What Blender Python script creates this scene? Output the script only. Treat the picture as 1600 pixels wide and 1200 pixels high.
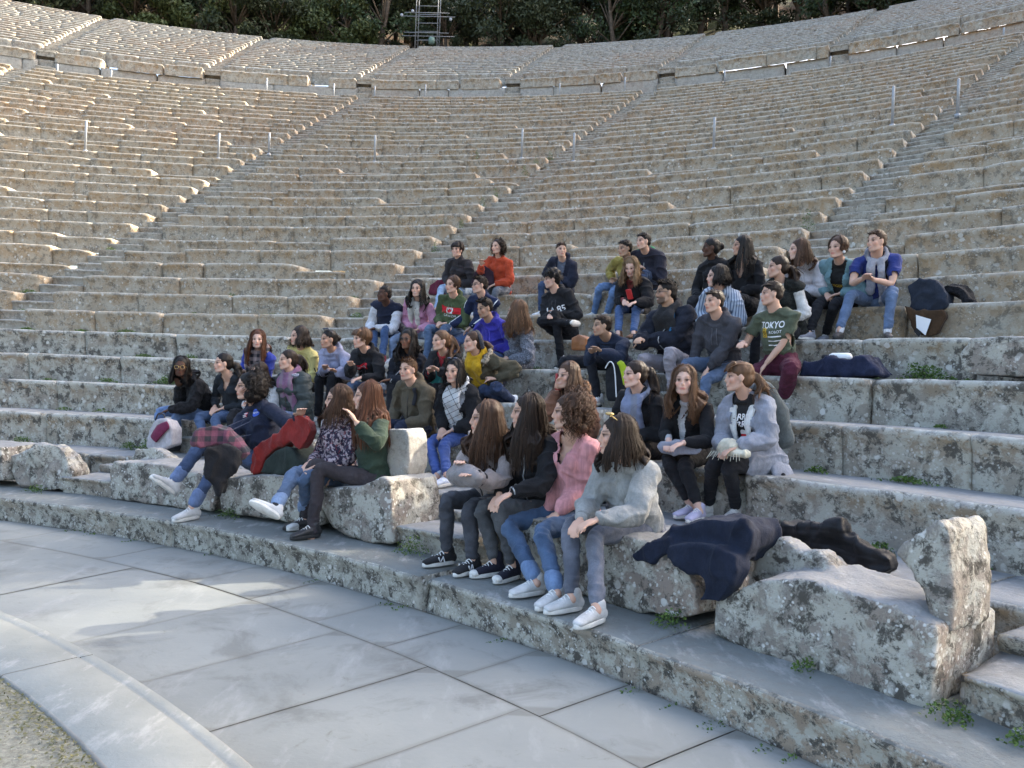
import bpy, bmesh, math, random
import numpy as np
from mathutils import Vector, Matrix
from mathutils.bvhtree import BVHTree
D = bpy.data; SC = bpy.context.scene
for o in list(D.objects): D.objects.remove(o)
COL = SC.collection
R = math.radians
# ------------------------------------------------------------------ camera
S = 0.87
CAM = np.array([8.94173, 4.34493, 1.51555]) * S
YAW, PITCH, ROLL, FPX = 0.0150808, -0.0070849, 0.0362349, 1255.4536
FW = np.array([math.sin(YAW)*math.cos(PITCH), math.cos(YAW)*math.cos(PITCH), math.sin(PITCH)])
RT0 = np.array([math.cos(YAW), -math.sin(YAW), 0.0]); UP0 = np.cross(RT0, FW)
RT = RT0*math.cos(ROLL) + UP0*math.sin(ROLL); UPV = -RT0*math.sin(ROLL) + UP0*math.cos(ROLL)
cd = D.cameras.new('camera'); co = D.objects.new('camera', cd); COL.objects.link(co)
cd.sensor_width = 36; cd.lens = FPX/1600*36; cd.clip_end = 500; cd.clip_start = 0.05
M = Matrix.Identity(4)
for i in range(3):
    M[i][0] = RT[i]; M[i][1] = UPV[i]; M[i][2] = -FW[i]; M[i][3] = CAM[i]
co.matrix_world = M; SC.camera = co
SC.render.resolution_x = 1024; SC.render.resolution_y = 768
# ------------------------------------------------------------------ light
SUN_EL, SUN_AZ = R(29.5), R(68.0)        # azimuth clockwise from +Y
w = D.worlds.new('World'); SC.world = w; w.use_nodes = True
nt = w.node_tree; bg = nt.nodes['Background']
sky = nt.nodes.new('ShaderNodeTexSky'); sky.sky_type = 'NISHITA'; sky.sun_disc = False
sky.sun_elevation = SUN_EL; sky.sun_rotation = SUN_AZ; sky.air_density = 1.0; sky.dust_density = 5.5; sky.ozone_density = 0.7
nt.links.new(sky.outputs[0], bg.inputs[0]); bg.inputs[1].default_value = 0.15
sd = D.lights.new('sun', 'SUN'); sd.energy = 4.0; sd.angle = R(0.6); sd.color = (1.0, 0.9, 0.74)
so = D.objects.new('sun', sd); COL.objects.link(so)
SD = Vector((math.sin(SUN_AZ)*math.cos(SUN_EL), math.cos(SUN_AZ)*math.cos(SUN_EL), math.sin(SUN_EL)))
so.rotation_euler = SD.to_track_quat('Z', 'Y').to_euler(); so.location = (20, 0, 30)
SC.view_settings.view_transform = 'Standard'; SC.view_settings.look = 'None'
SC.view_settings.exposure = 2.33; SC.view_settings.gamma = 1
# ------------------------------------------------------------------ helpers
def tag(o, label=None, cat=None, group=None, kind=None):
    if label: o['label'] = label
    if cat: o['category'] = cat
    if group: o['group'] = group
    if kind: o['kind'] = kind
    return o
WOFF = {}
def empty(name, loc=(0, 0, 0)):
    o = D.objects.new(name, None); COL.objects.link(o); o.location = loc; o.empty_display_size = .1; return o
def mkobj(name, V, F, mats, parent=None, smooth=True, mi=None, attrs=None, loc=None):
    """V world coords; if parent has a location the mesh is stored relative to it"""
    V = np.asarray(V, float)
    me = D.meshes.new(name)
    off = np.zeros(3)
    if parent is not None: off = np.array(WOFF.get(parent.name, (0, 0, 0)), float)
    if loc is not None: off = np.array(loc, float)
    if isinstance(F, np.ndarray) and F.ndim == 2:
        n = F.shape[1]; me.vertices.add(len(V)); me.vertices.foreach_set('co', (V-off).ravel())
        me.loops.add(F.size); me.loops.foreach_set('vertex_index', F.ravel().astype(np.int32))
        me.polygons.add(len(F)); me.polygons.foreach_set('loop_start', np.arange(0, F.size, n, dtype=np.int32))
        me.update(calc_edges=True); me.validate()
    else:
        me.from_pydata((V-off).tolist(), [], [list(map(int, f)) for f in F]); me.validate()
    if not isinstance(mats, (list, tuple)): mats = [mats]
    for m in mats: me.materials.append(m)
    if smooth: me.polygons.foreach_set('use_smooth', [True]*len(me.polygons))
    if mi is not None and len(mi) == len(me.polygons): me.polygons.foreach_set('material_index', np.asarray(mi, np.int32))
    if attrs:
        for k, a in attrs.items():
            a = np.asarray(a, float)
            if a.ndim == 1:
                at = me.attributes.new(k, 'FLOAT', 'POINT'); at.data.foreach_set('value', a)
            else:
                at = me.attributes.new(k, 'FLOAT_COLOR', 'POINT')
                at.data.foreach_set('color', np.hstack([a, np.ones((len(a), 1))]).ravel())
    o = D.objects.new(name, me); COL.objects.link(o)
    if parent is not None: o.parent = parent; WOFF[o.name] = tuple(off)
    elif loc is not None: o.location = tuple(off); WOFF[o.name] = tuple(off)
    return o
class MB:
    def __init__(s): s.V = []; s.F = []; s.n = 0; s.M = []
    def add(s, V, F, m=0):
        V = np.asarray(V, float); s.V.append(V); s.F += [tuple(int(i)+s.n for i in f) for f in F]; s.M += [m]*len(F); s.n += len(V); return s
    def arr(s): return np.vstack(s.V), s.F
    def obj(s, name, mats, parent=None, smooth=True, loc=None, attrs=None):
        V, F = s.arr(); return mkobj(name, V, F, mats, parent, smooth, s.M, attrs, loc)
# value noise
_rs = np.random.RandomState(7); _PT = _rs.permutation(512); _PV = _rs.rand(512)*2-1
def vnoise(P, sc=1.0, seed=0):
    P = np.asarray(P, float)*sc + seed*17.31
    I = np.floor(P).astype(int); f = P-I; f = f*f*(3-2*f); out = np.zeros(len(P))
    for dx in (0, 1):
        for dy in (0, 1):
            for dz in (0, 1):
                h = _PT[(_PT[(_PT[(I[:, 0]+dx) & 511]+I[:, 1]+dy) & 511]+I[:, 2]+dz) & 511]
                out += _PV[h]*(f[:, 0] if dx else 1-f[:, 0])*(f[:, 1] if dy else 1-f[:, 1])*(f[:, 2] if dz else 1-f[:, 2])
    return out
def fnoise(P, sc, oct=3, seed=0):
    a = 1; o = 0
    for k in range(oct): o = o+a*vnoise(P, sc*2**k, seed+k); a *= .5
    return o
def nvec(P, sc, seed=0, oct=2): return np.stack([fnoise(P, sc, oct, seed), fnoise(P, sc, oct, seed+31), fnoise(P, sc, oct, seed+57)], 1)
def unit(v): v = np.asarray(v, float); return v/max(1e-9, np.linalg.norm(v))
def pj(P):
    d = np.asarray(P, float)-CAM; z = d@FW; z = np.maximum(z, .1); return 800+FPX*(d@RT)/z, 600-FPX*(d@UPV)/z
def ray(u, v): return unit(FW + RT*(u-800)/FPX - UPV*(v-600)/FPX)
def onz(u, v, z): d = ray(u, v); t = (z-CAM[2])/d[2]; return CAM+d*t
# ------------------------------------------------------------------ theatre numbers
RIN, ROUT, ZR = 10.4616*S, 10.8817*S, .0836*S
RS, ZS, R5 = 12.7664*S, .2076*S, 13.2092*S
R1, Z1, H, DR = 14.1196*S, .4982*S, .377156*S, .75*S
BZ = 0.475                      # front bench seat height
NL, NU = 36, 21
def rr(i): return R1+(i-1)*DR
def rz(i): return Z1+(i-1)*H
RTOP, ZTOP = 59.1144*S, 23.7933*S
RU1 = RTOP-20*DR*.985; HU = H*1.0; ZU1 = ZTOP-20*HU
def ru(i): return RU1+(i-1)*DR*.985
def zu(i): return ZU1+(i-1)*HU
PHA, DL, SW = .0386795, .3330652, .36*S
def az(th, r, z): return np.array([r*math.sin(th), r*math.cos(th), z])
def stair_th(k, r):
    t = PHA+k*DL
    if k == 0: t += np.interp(r, [15, 34], [-.004, .022])
    if k == 2: t += np.interp(r, [15, 34], [0, .004])
    return t
def th_at_u(u, r, z):
    th = np.linspace(R(-75), R(88), 3001)
    P = np.stack([r*np.sin(th), r*np.cos(th), np.full_like(th, z)], 1)
    d = P-CAM; zz = d@FW; m = zz > .4; uu = 800+FPX*(d@RT)/np.maximum(zz, .1)
    uu, th = uu[m], th[m]; o = np.argsort(uu); return float(np.interp(u, uu[o], th[o]))
# ------------------------------------------------------------------ materials
def newmat(name, rough=.8, spec=.3):
    m = D.materials.new(name); m.use_nodes = True; n = m.node_tree; b = n.nodes['Principled BSDF']
    b.inputs['Roughness'].default_value = rough; b.inputs['Specular IOR Level'].default_value = spec
    return m, n, b
class G:
    """tiny node helper"""
    def __init__(s, n): s.n = n; s.c = n.nodes.new('ShaderNodeTexCoord').outputs['Object']
    def noise(s, sc, det=4, rough=.6, vec=None, dist=0, out='Fac'):
        t = s.n.nodes.new('ShaderNodeTexNoise'); t.inputs['Scale'].default_value = sc; t.inputs['Detail'].default_value = det
        t.inputs['Roughness'].default_value = rough; t.inputs['Distortion'].default_value = dist
        s.n.links.new(vec or s.c, t.inputs['Vector']); return t.outputs[out]
    def vor(s, sc, vec=None, feat='F1', rnd=1, out='Distance'):
        t = s.n.nodes.new('ShaderNodeTexVoronoi'); t.feature = feat; t.inputs['Scale'].default_value = sc; t.inputs['Randomness'].default_value = rnd
        s.n.links.new(vec or s.c, t.inputs['Vector']); return t.outputs[out]
    def ramp(s, x, a, b, ca=(0, 0, 0, 1), cb=(1, 1, 1, 1)):
        t = s.n.nodes.new('ShaderNodeValToRGB'); e = t.color_ramp.elements
        e[0].position = a; e[1].position = b; e[0].color = ca if len(ca) == 4 else (*ca, 1); e[1].color = cb if len(cb) == 4 else (*cb, 1)
        s.n.links.new(x, t.inputs[0]); return t.outputs[0]
    def mix(s, f, a, b, mode='MIX'):
        t = s.n.nodes.new('ShaderNodeMix'); t.data_type = 'RGBA'; t.blend_type = mode; t.clamp_factor = True
        for sock, v in ((t.inputs[0], f), (t.inputs[6], a), (t.inputs[7], b)):
            if isinstance(v, (int, float)): sock.default_value = v
            elif isinstance(v, tuple): sock.default_value = v if len(v) == 4 else (*v, 1)
            else: s.n.links.new(v, sock)
        return t.outputs[2]
    def math(s, op, a, b=0.0, c=None, clamp=False):
        t = s.n.nodes.new('ShaderNodeMath'); t.operation = op; t.use_clamp = clamp
        for i, v in enumerate((a, b, c)):
            if v is None: continue
            if isinstance(v, (int, float)): t.inputs[i].default_value = v
            else: s.n.links.new(v, t.inputs[i])
        return t.outputs[0]
    def attr(s, name, out='Fac'):
        t = s.n.nodes.new('ShaderNodeAttribute'); t.attribute_name = name; return t.outputs[out]
    def mapv(s, sc=(1, 1, 1), rot=(0, 0, 0), vec=None):
        t = s.n.nodes.new('ShaderNodeMapping'); t.inputs['Scale'].default_value = sc; t.inputs['Rotation'].default_value = rot
        s.n.links.new(vec or s.c, t.inputs[0]); return t.outputs[0]
    def warp(s, sc, amt):
        nz = s.noise(sc, 3, .6, out='Color'); t = s.n.nodes.new('ShaderNodeVectorMath'); t.operation = 'MULTIPLY_ADD'
        s.n.links.new(nz, t.inputs[0]); t.inputs[1].default_value = (amt,)*3; s.n.links.new(s.c, t.inputs[2]); return t.outputs[0]
    def nz(s):
        g = s.n.nodes.new('ShaderNodeNewGeometry'); x = s.n.nodes.new('ShaderNodeSeparateXYZ'); s.n.links.new(g.outputs['True Normal'], x.inputs[0]); return x.outputs[2]
    def bump(s, h, st, dist, bsdf):
        t = s.n.nodes.new('ShaderNodeBump'); t.inputs['Strength'].default_value = st; t.inputs['Distance'].default_value = dist
        s.n.links.new(h, t.inputs['Height']); s.n.links.new(t.outputs[0], bsdf.inputs['Normal']); return t.outputs[0]
def mat_stone(name, tan, grey, tread, lich=.5, spots=.35, dark=.5, fine=1.0, ochre=.6, lipw=.6, bumpd=.012):
    m, n, b = newmat(name, .9, .25); g = G(n)
    prof = g.attr('Prof'); rnd = g.attr('Rnd'); far = g.attr('Far')
    base = g.mix(g.ramp(g.noise(.9*fine, 5, .6), .38, .62), tan, grey)
    base = g.mix(g.math('MULTIPLY', rnd, .75), base, g.mix(.5, grey, (grey[0]*1.25, grey[1]*1.2, grey[2]*1.15)))
    # warm iron-stained patches, big scale
    base = g.mix(g.math('MULTIPLY', g.ramp(g.noise(.13, 3, .5), .47, .62), .5), base, (.36, .225, .135))
    # ochre band under the lip
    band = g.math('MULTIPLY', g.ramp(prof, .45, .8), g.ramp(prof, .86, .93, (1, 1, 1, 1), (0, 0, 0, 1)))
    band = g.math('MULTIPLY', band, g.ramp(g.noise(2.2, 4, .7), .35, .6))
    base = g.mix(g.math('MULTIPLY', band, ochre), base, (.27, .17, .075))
    w1 = g.warp(6*fine, .10/fine)
    w2 = g.warp(14*fine, .045/fine)
    # grey-green mottled lichen crust
    l1 = g.ramp(g.noise(6*fine, 7, .75, vec=w1), .46, .53)
    base = g.mix(g.math('MULTIPLY', l1, lich), base, (.44, .43, .37))
    d1 = g.ramp(g.noise(9*fine, 7, .78, vec=w1), .51, .58)
    base = g.mix(g.math('MULTIPLY', d1, dark), base, (.085, .078, .066))
    d2 = g.ramp(g.noise(38*fine, 4, .7), .60, .68)
    base = g.mix(g.math('MULTIPLY', d2, dark*.8), base, (.10, .095, .085))
    # white round lichen
    v1 = g.ramp(g.math('ADD', g.vor(11*fine, vec=w2), g.math('MULTIPLY', g.noise(3.1*fine, 3, .6), .42)), .40, .46, (1, 1, 1, 1), (0, 0, 0, 1))
    vm = g.ramp(g.noise(2.3*fine, 3, .6), .46, .58)
    base = g.mix(g.math('MULTIPLY', g.math('MULTIPLY', v1, vm), min(1, spots*1.6)), base, (.56, .545, .50))
    v2 = g.ramp(g.vor(34*fine, vec=w2), .2, .3, (1, 1, 1, 1), (0, 0, 0, 1))
    vm2 = g.ramp(g.noise(4.1*fine, 3, .6), .45, .55)
    base = g.mix(g.math('MULTIPLY', g.math('MULTIPLY', v2, vm2), spots), base, (.58, .57, .53))
    # pale lip
    lip = g.math('MULTIPLY', g.ramp(prof, .88, .97), g.ramp(g.noise(5, 4, .7), .42, .58))
    base = g.mix(g.math('MULTIPLY', lip, lipw), base, (.50, .49, .46))
    # treads: upward-facing surfaces blend to their own greyer tone
    tr = g.mix(g.ramp(g.noise(1.6, 5, .6), .35, .7), tread, (tread[0]*.72, tread[1]*.74, tread[2]*.75))
    tr = g.mix(g.math('MULTIPLY', g.ramp(g.noise(9, 5, .7, vec=g.mapv((1, .35, 1))), .55, .66), .5), tr, (.40, .40, .39))
    tr = g.mix(g.math('MULTIPLY', d1, dark*.35), tr, (.17, .165, .15))
    col = g.mix(g.ramp(g.nz(), .72, .9), base, tr)
    n.links.new(col, b.inputs['Base Color'])
    hgt = g.math('ADD', g.math('ADD', g.noise(5*fine, 8, .7), g.math('MULTIPLY', l1, .12)), g.math('MULTIPLY', g.noise(45*fine, 4, .7), .35))
    g.bump(hgt, .9, bumpd, b)
    return m
M_ROW = mat_stone('limestone_rows', (.36, .255, .15), (.29, .25, .19), (.30, .285, .26), lich=.4, spots=.5, dark=.6, lipw=.35)
M_NEAR = mat_stone('limestone_near', (.315, .27, .20), (.25, .232, .20), (.27, .275, .275), lich=.7, spots=.6, dark=.95)
M_BENCH = mat_stone('limestone_bench', (.265, .235, .195), (.225, .215, .20), (.30, .30, .295), lich=.8, spots=.95, dark=1.0, ochre=.2, bumpd=.02)
M_KERB = mat_stone('limestone_kerb', (.34, .30, .225), (.24, .235, .205), (.205, .220, .212), lich=.8, spots=.9, dark=1.0, fine=1.5, ochre=0, lipw=.15)
M_UP = mat_stone('limestone_upper', (.245, .225, .185), (.24, .232, .215), (.25, .245, .235), lich=.5, spots=.5, dark=.45)
M_STAIR = mat_stone('limestone_stair', (.32, .275, .21), (.28, .26, .225), (.30, .305, .30), lich=.4, spots=.4, dark=.5, ochre=.2, lipw=.3)
M_PALE = mat_stone('limestone_pale', (.32, .305, .27), (.30, .29, .27), (.46, .46, .46), lich=.35, spots=.3, dark=.3, ochre=.1)
def mat_plain(name, col, rough=.8, spec=.3, nsc=0, namt=.25, bump=0, bsc=40, metal=0):
    m, n, b = newmat(name, rough, spec); b.inputs['Metallic'].default_value = metal
    if nsc:
        g = G(n); c = g.mix(g.ramp(g.noise(nsc, 4, .65), .35, .65), tuple(x*(1-namt) for x in col), tuple(min(1, x*(1+namt)) for x in col))
        n.links.new(c, b.inputs['Base Color'])
        if bump: g.bump(g.noise(bsc, 5, .7), .6, bump, b)
    else: b.inputs['Base Color'].default_value = (*col, 1)
    return m
# paving: large worn slabs between ring and first step
def mat_paving(name, joints=True):
    m, n, b = newmat(name, .6, .4); g = G(n)
    c = g.mix(g.ramp(g.noise(.8, 6, .62), .3, .7), (.250, .262, .250), (.180, .192, .184))
    c = g.mix(g.math('MULTIPLY', g.ramp(g.noise(2.2, 7, .7, dist=.6), .52, .66), .6), c, (.115, .118, .11))
    c = g.mix(g.math('MULTIPLY', g.ramp(g.noise(7, 6, .75, dist=1), .6, .72), .7), c, (.13, .13, .11))
    c = g.mix(g.math('MULTIPLY', g.ramp(g.noise(5, 6, .7, vec=g.mapv((1, .3, 1), (0, 0, .6))), .56, .7), .5), c, (.33, .335, .33))
    c = g.mix(g.math('MULTIPLY', g.ramp(g.attr('Prof'), .0, .25, (1, 1, 1, 1), (0, 0, 0, 1)), .45), c, (.11, .105, .085))
    n.links.new(c, b.inputs['Base Color'])
    g.bump(g.math('ADD', g.noise(3, 6, .6), g.math('MULTIPLY', g.noise(40, 4, .7), .3)), .6, .007, b); return m
M_PAVE = mat_paving('worn_paving')
M_RING = mat_stone('ring_stone', (.27, .28, .265), (.25, .262, .25), (.265, .28, .268), lich=.25, spots=.1, dark=.25, ochre=0, lipw=0, bumpd=.005)
M_GRAVEL = mat_plain('orchestra_gravel', (.22, .22, .185), .95, .1, 55, .25, .01, 120)
M_EARTH = mat_plain('earth', (.16, .14, .1), .95, .1, 3, .4, .03, 12)
M_FILL = mat_plain('rubble', (.24, .23, .205), .95, .1, 4, .5, .04, 9)
M_JOINT = mat_plain('dark_fill', (.15, .145, .12), 1, .05, 8, .4)
M_SCAF = mat_plain('scaffold_steel', (.22, .23, .24), .5, .4)
M_METAL = mat_plain('galvanised_post', (.32, .33, .34), .45, .5, 30, .12, metal=.3)
# ------------------------------------------------------------------ ground and ring
def arcgrid(r0, r1, z, th0, th1, nt_, nr):
    th = np.linspace(th0, th1, nt_); r = np.linspace(r0, r1, nr)
    T, RR = np.meshgrid(th, r); V = np.stack([RR*np.sin(T), RR*np.cos(T), np.full_like(T, z)], -1).reshape(-1, 3)
    F = [(j*nt_+i, j*nt_+i+1, (j+1)*nt_+i+1, (j+1)*nt_+i) for j in range(nr-1) for i in range(nt_-1)]
    return V, np.array(F)[:, ::-1]
V, F = arcgrid(0.02, RIN, ZR-.012, R(-180), R(180), 181, 12)
tag(mkobj('orchestra_ground', V, F, M_GRAVEL), kind='structure')
def ringprof(name, prof, th0, th1, n, mat, joints=(), jw=.004, namp=.0, parent=None, rnd=None):
    """prof list of (r,z,Prof)"""
    th = list(np.linspace(th0, th1, n))
    th = np.array(th); m = len(prof); V = []; A = []; B = []
    for t in th:
        for (r, z, p) in prof: V.append((r*math.sin(t), r*math.cos(t), z)); A.append(p); B.append(.5)
    V = np.array(V)
    if namp: V = V+nvec(V, 5, 3)*namp*np.array([1, 1, .6])
    F = [(i*m+j, i*m+j+1, (i+1)*m+j+1, (i+1)*m+j) for i in range(len(th)-1) for j in range(m-1)]
    return mkobj(name, V, np.array(F), mat, parent, attrs={'Prof': A, 'Rnd': B})
# ring of pale stones, several blocks
ringE = tag(empty('orchestra_stone_ring'), 'low ring of smooth pale stone curving round the gravel orchestra', 'stone ring')
e = np.array([math.radians(x) for x in range(-180, 181, 11)])
for k in range(len(e)-1):
    a, b_ = e[k]+.0004, e[k+1]-.0004
    z = ZR+random.Random(k).uniform(-.002, .002)
    ringprof('kerb_stone', [(RIN, ZR-.2, .5), (RIN, z-.008, .5), (RIN+.01, z, .5), (ROUT-.075, z, .5), (ROUT-.068, z-.007, .5), (ROUT-.06, z-.003, .5), (ROUT-.012, z-.004, .5), (ROUT, z-.016, .5), (ROUT, -.1, .5)], a, b_, 14, M_RING, parent=ringE)
# paved walk: slabs with real joints
pvE = tag(empty('paved_walk'), kind='structure'); rnp = random.Random(3)
NTH = 2200; 
def slab(th0, th1, r0, r1, z, jit):
    nx = max(3, int((th1-th0)*r1/.08)); ny = max(3, int((r1-r0)/.08)); 
    u = np.linspace(0, 1, nx); v = np.linspace(0, 1, ny); U, W = np.meshgrid(u, v)
    g = .0018
    T = th0+g/r1+(th1-th0-2*g/r1)*U; RR = r0+g+(r1-r0-2*g)*W
    T = T+jit*(W-.5)
    ed = np.minimum(np.minimum(U, 1-U)*(th1-th0)*r1, np.minimum(W, 1-W)*(r1-r0))
    Z = z-np.clip(.012-ed, 0, .012)*.6
    V = np.stack([RR*np.sin(T), RR*np.cos(T), Z], -1).reshape(-1, 3); V[:, 2] += fnoise(V, 1.2, 3)*.006
    F = [(j*nx+i, (j+1)*nx+i, (j+1)*nx+i+1, j*nx+i+1) for j in range(ny-1) for i in range(nx-1)]
    return V, F, np.clip(ed/.05, 0, 1).ravel()
mb = MB(); pr = []
RM = 10.25
UO = [-330, -90, 110, 262, 410, 505, 612, 724, 843, 984, 1152, 1360, 1640]
TO = [th_at_u(u, RS, 0) for u in UO]
TI = [th_at_u(u, ROUT, 0) for u in (-560, -300, -80, 80, 190, 300, 412, 560)]
def ext(L, st, lo, hi):
    L = list(L)
    while L[0] > lo: L.insert(0, L[0]-st)
    while L[-1] < hi: L.append(L[-1]+st)
    return L
RM = 10.56
for (ra, rb, L) in ((ROUT+.003, RM, ext(TI, .1, R(-60), R(110))), (RM, RS-.003, ext(TO, .09, R(-60), R(110)))):
    for t, t2 in zip(L[:-1], L[1:]): V, F, P_ = slab(t, t2, ra, rb, rnp.uniform(-.002, .002), 0); mb.add(V, F); pr.append(P_)
o = mb.obj('stone_slabs', M_PAVE, pvE, attrs={'Prof': np.concatenate(pr)})
V, F = arcgrid(ROUT-.02, RS+.02, -.012, R(-180), R(180), 181, 3); mkobj('slab_bed', V, F, M_JOINT, pvE)
V, F = arcgrid(.02, 260, -.35, R(-180), R(180), 91, 14); tag(mkobj('ground', V, F, M_EARTH), kind='structure')
# ------------------------------------------------------------------ rows
TH0, TH1 = R(-62), R(96)
def zw(V):
    V = np.atleast_2d(V); r = np.hypot(V[:, 0], V[:, 1]); th = np.arctan2(V[:, 0], V[:, 1])
    return .16*np.clip((r-20)/14, 0, 1)*np.clip((.37-th)/.33, 0, 1.3)*(r < 37.2)
def hash01(a, b): return (math.sin(a*127.1+b*311.7)*43758.5453) % 1
def block_run(mb, at, th0, th1, r0, z0, r1, z1, dth, rn, rough, wear, ends=(False, False), detail=1, jointw=.006, lean=0.03, broken=0.0):
    """one run of seat blocks from th0..th1; front face at r0, tread z1 back to r1. z0 = foot."""
    h = z1-z0
    t = th0
    prof0 = [(.035+lean*.3, 0, 0), (.035, .35, .35), (.03, .62, .62), (.012, .78, .78), (.0, .86, .86), (.0, .95, .95), (.014, 1.0, 1.0), (.10, 1.0, 1), (.30, 1.0, 1), (1., .985, .9)]
    if detail == 0: prof0 = [prof0[i] for i in (0, 2, 4, 5, 6, 9)]
    first = True
    while t < th1-1e-6:
        l = rn.uniform(.75, 1.75)/r0
        if th1-(t+l) < .4/r0: l = th1-t
        l = min(l, th1-t)
        n = max(3, int(l*r0/dth)+1)
        dr = rn.gauss(0, wear*.55); dz = rn.gauss(0, wear*.22); dep = rn.gauss(0, wear*.25)
        dz = max(-.04, min(.02, dz)); dr = max(-.03, min(.06, dr))
        tilt = rn.gauss(0, wear*.3)
        ext = rn.random() < .12*broken
        chipL = rn.uniform(.02, .13 if r0 < 16 else .06) if rn.random() < .45*min(1, wear/.02) else 0; chipR = rn.uniform(.02, .13 if r0 < 16 else .06) if rn.random() < .45*min(1, wear/.02) else 0
        jw = rn.choice([jointw*.3, jointw, jointw*2.2]) if rn.random() < .9 else jointw*6
        ts = np.linspace(t+jw/r0*.5, t+l-jw/r0*.5, n)
        sink = -rn.uniform(.05, .14) if ext else 0
        m = len(prof0); V = np.zeros((n, m, 3)); A = np.zeros((n, m))
        d = np.minimum(ts-ts[0], ts[-1]-ts)*r0
        rndc = np.where(d < .03, (.03-d)/.03, 0)**2*(.014 if r0 < 16 else .007)
        xl = (ts-ts[0])*r0; xr = (ts[-1]-ts)*r0
        chip = np.clip(1-xl/.28, 0, 1)**2*chipL+np.clip(1-xr/.28, 0, 1)**2*chipR
        for j, (pr_, pz, pp) in enumerate(prof0):
            w = pz
            rj = r0+dr+pr_*(1 if j < m-3 else (r1-r0))+rndc+chip*(.5+.5*w)*(j < m-2)
            if j == m-1: rj = np.full(n, r1+.05)
            if j == m-2 and detail: rj = r0+(r1-r0)*.45+chip*.3
            if j == m-3 and detail: rj = r0+dr+.10+chip
            zj = z0+h*pz+(dz+sink+tilt*(ts-ts.mean())*r0*.3)*w-rndc*.7*w-chip*.35*(w > .8)
            if j == 0: zj = z0-.02+0*ts
            if j == m-1: zj = z1-.012+0*ts+(min(0, sink))
            V[:, j, 0] = rj*np.sin(ts); V[:, j, 1] = rj*np.cos(ts); V[:, j, 2] = zj; A[:, j] = pp
        Vf = V.reshape(-1, 3)
        nv = fnoise(Vf, 4.5, 3, 2); lipm = (A.ravel() > .8)
        fr = np.tile(np.array([j < m-2 for j in range(m)]), n)
        rad = np.stack([Vf[:, 0], Vf[:, 1], 0*Vf[:, 0]], 1)/np.maximum(1e-6, np.hypot(Vf[:, 0], Vf[:, 1]))[:, None]
        Vf = Vf+rad*(nv*rough*(1+.8*lipm)*fr)[:, None]
        Vf[:, 2] += fnoise(Vf, 3.3, 3, 9)*rough*.75*(A.ravel() > .8)
        if wear > .012 :
            bites = np.clip(fnoise(Vf, 2.6, 2, 21)-.66, 0, 1)*.30*lipm*(hash01(th0, r0) > .35)
            Vf = Vf+rad*(bites*fr)[:, None]; Vf[:, 2] -= bites*.8
        Vf[:, 2] += zw(Vf)
        F = [(i*m+j, i*m+j+1, (i+1)*m+j+1, (i+1)*m+j) for i in range(n-1) for j in range(m-1)]
        # ends
        nb = len(Vf); Ve = []; 
        for i in (0, n-1):
            base = i*m
            bot0 = len(Vf)+len(Ve); tt = ts[i]; Ve.append(((r1+.05)*math.sin(tt), (r1+.05)*math.cos(tt), z0-.02))
            loop = [base+j for j in range(m)]+[bot0]
            F.append(tuple(loop) if i == n-1 else tuple(loop[::-1]))
        Vf = np.vstack([Vf, Ve]); mb.add(Vf, F); at[0].append(np.concatenate([A.ravel(), [0, 0]])); 
        rv = rn.random(); at[1].append(np.full(len(Vf), rv))
        t += l
    return
def visible(th, r, z):
    u, v = pj(az(th, r, z)); d = (az(th, r, z)-CAM)@FW
    return d > .2 and -260 < u < 1860
LOWN = {-3: 'far left', -2: 'second from the left', -1: 'left of the left staircase', 0: 'between left and middle staircases', 1: 'between middle and right staircases', 2: 'right of the right-hand staircase', 3: 'at the right edge', 4: 'beyond the right edge'}
WEDGE = {}
def wedge(tier, k):
    if (tier, k) not in WEDGE:
        if tier == 'L': e = tag(empty('seating_wedge'), 'lower wedge of worn tan limestone rows '+LOWN.get(k, 'at the side'), 'seating wedge', 'wedges of stone seating')
        else: e = tag(empty('seating_wedge'), 'upper wedge of pale grey rows, number %s from the left' % (ordw[max(0, min(11, k+4))]), 'seating wedge', 'wedges of stone seating')
        WEDGE[(tier, k)] = e
    return WEDGE[(tier, k)]
ordw = ['one', 'two', 'three', 'four', 'five', 'six', 'seven', 'eight', 'nine', 'ten', 'eleven', 'twelve']
stepE = tag(empty('first_step'), 'long low step of lichen mottled stone along the paved walk, under the front feet', 'step')
wallE = tag(empty('walkway_wall'), 'broken wall of pale upright slabs with projecting cornice along the upper walkway', 'wall')
def mkrow(i, r0, z0, r1, z1, ks, thf, dth, mat, tier, rough, wear, detail, broken, name='seat_row'):
    rn = random.Random(i*7+int(r0*10))
    cuts = [TH0]
    for k in ks:
        c = thf(k, r0); cuts += [c-SW/r0, c+SW/r0]
    cuts.append(TH1)
    for a in range(0, len(cuts), 2):
        t0, t1 = cuts[a], cuts[a+1]; mb = MB(); at = [[], []]
        # trim to what the camera can see (with margin)
        tt = np.linspace(t0, t1, 60); vis = [visible(x, r0, z1) for x in tt]
        if not any(vis): continue
        idx = [j for j, v in enumerate(vis) if v]; t0_ = tt[max(0, idx[0]-1)]; t1_ = tt[min(59, idx[-1]+1)]
        j1 = .0 if t0_ != t0 else rn.uniform(-.05, .05)/r0; j2 = .0 if t1_ != t1 else rn.uniform(-.05, .05)/r0
        block_run(mb, at, t0_+j1, t1_+j2, r0, z0, r1, z1, dth, rn, rough, wear, detail=detail, broken=broken)
        mb.obj(name, mat, wedge(tier, list(ks)[0]+a//2-1), attrs={'Prof': np.concatenate(at[0]), 'Rnd': np.concatenate(at[1])})
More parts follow.
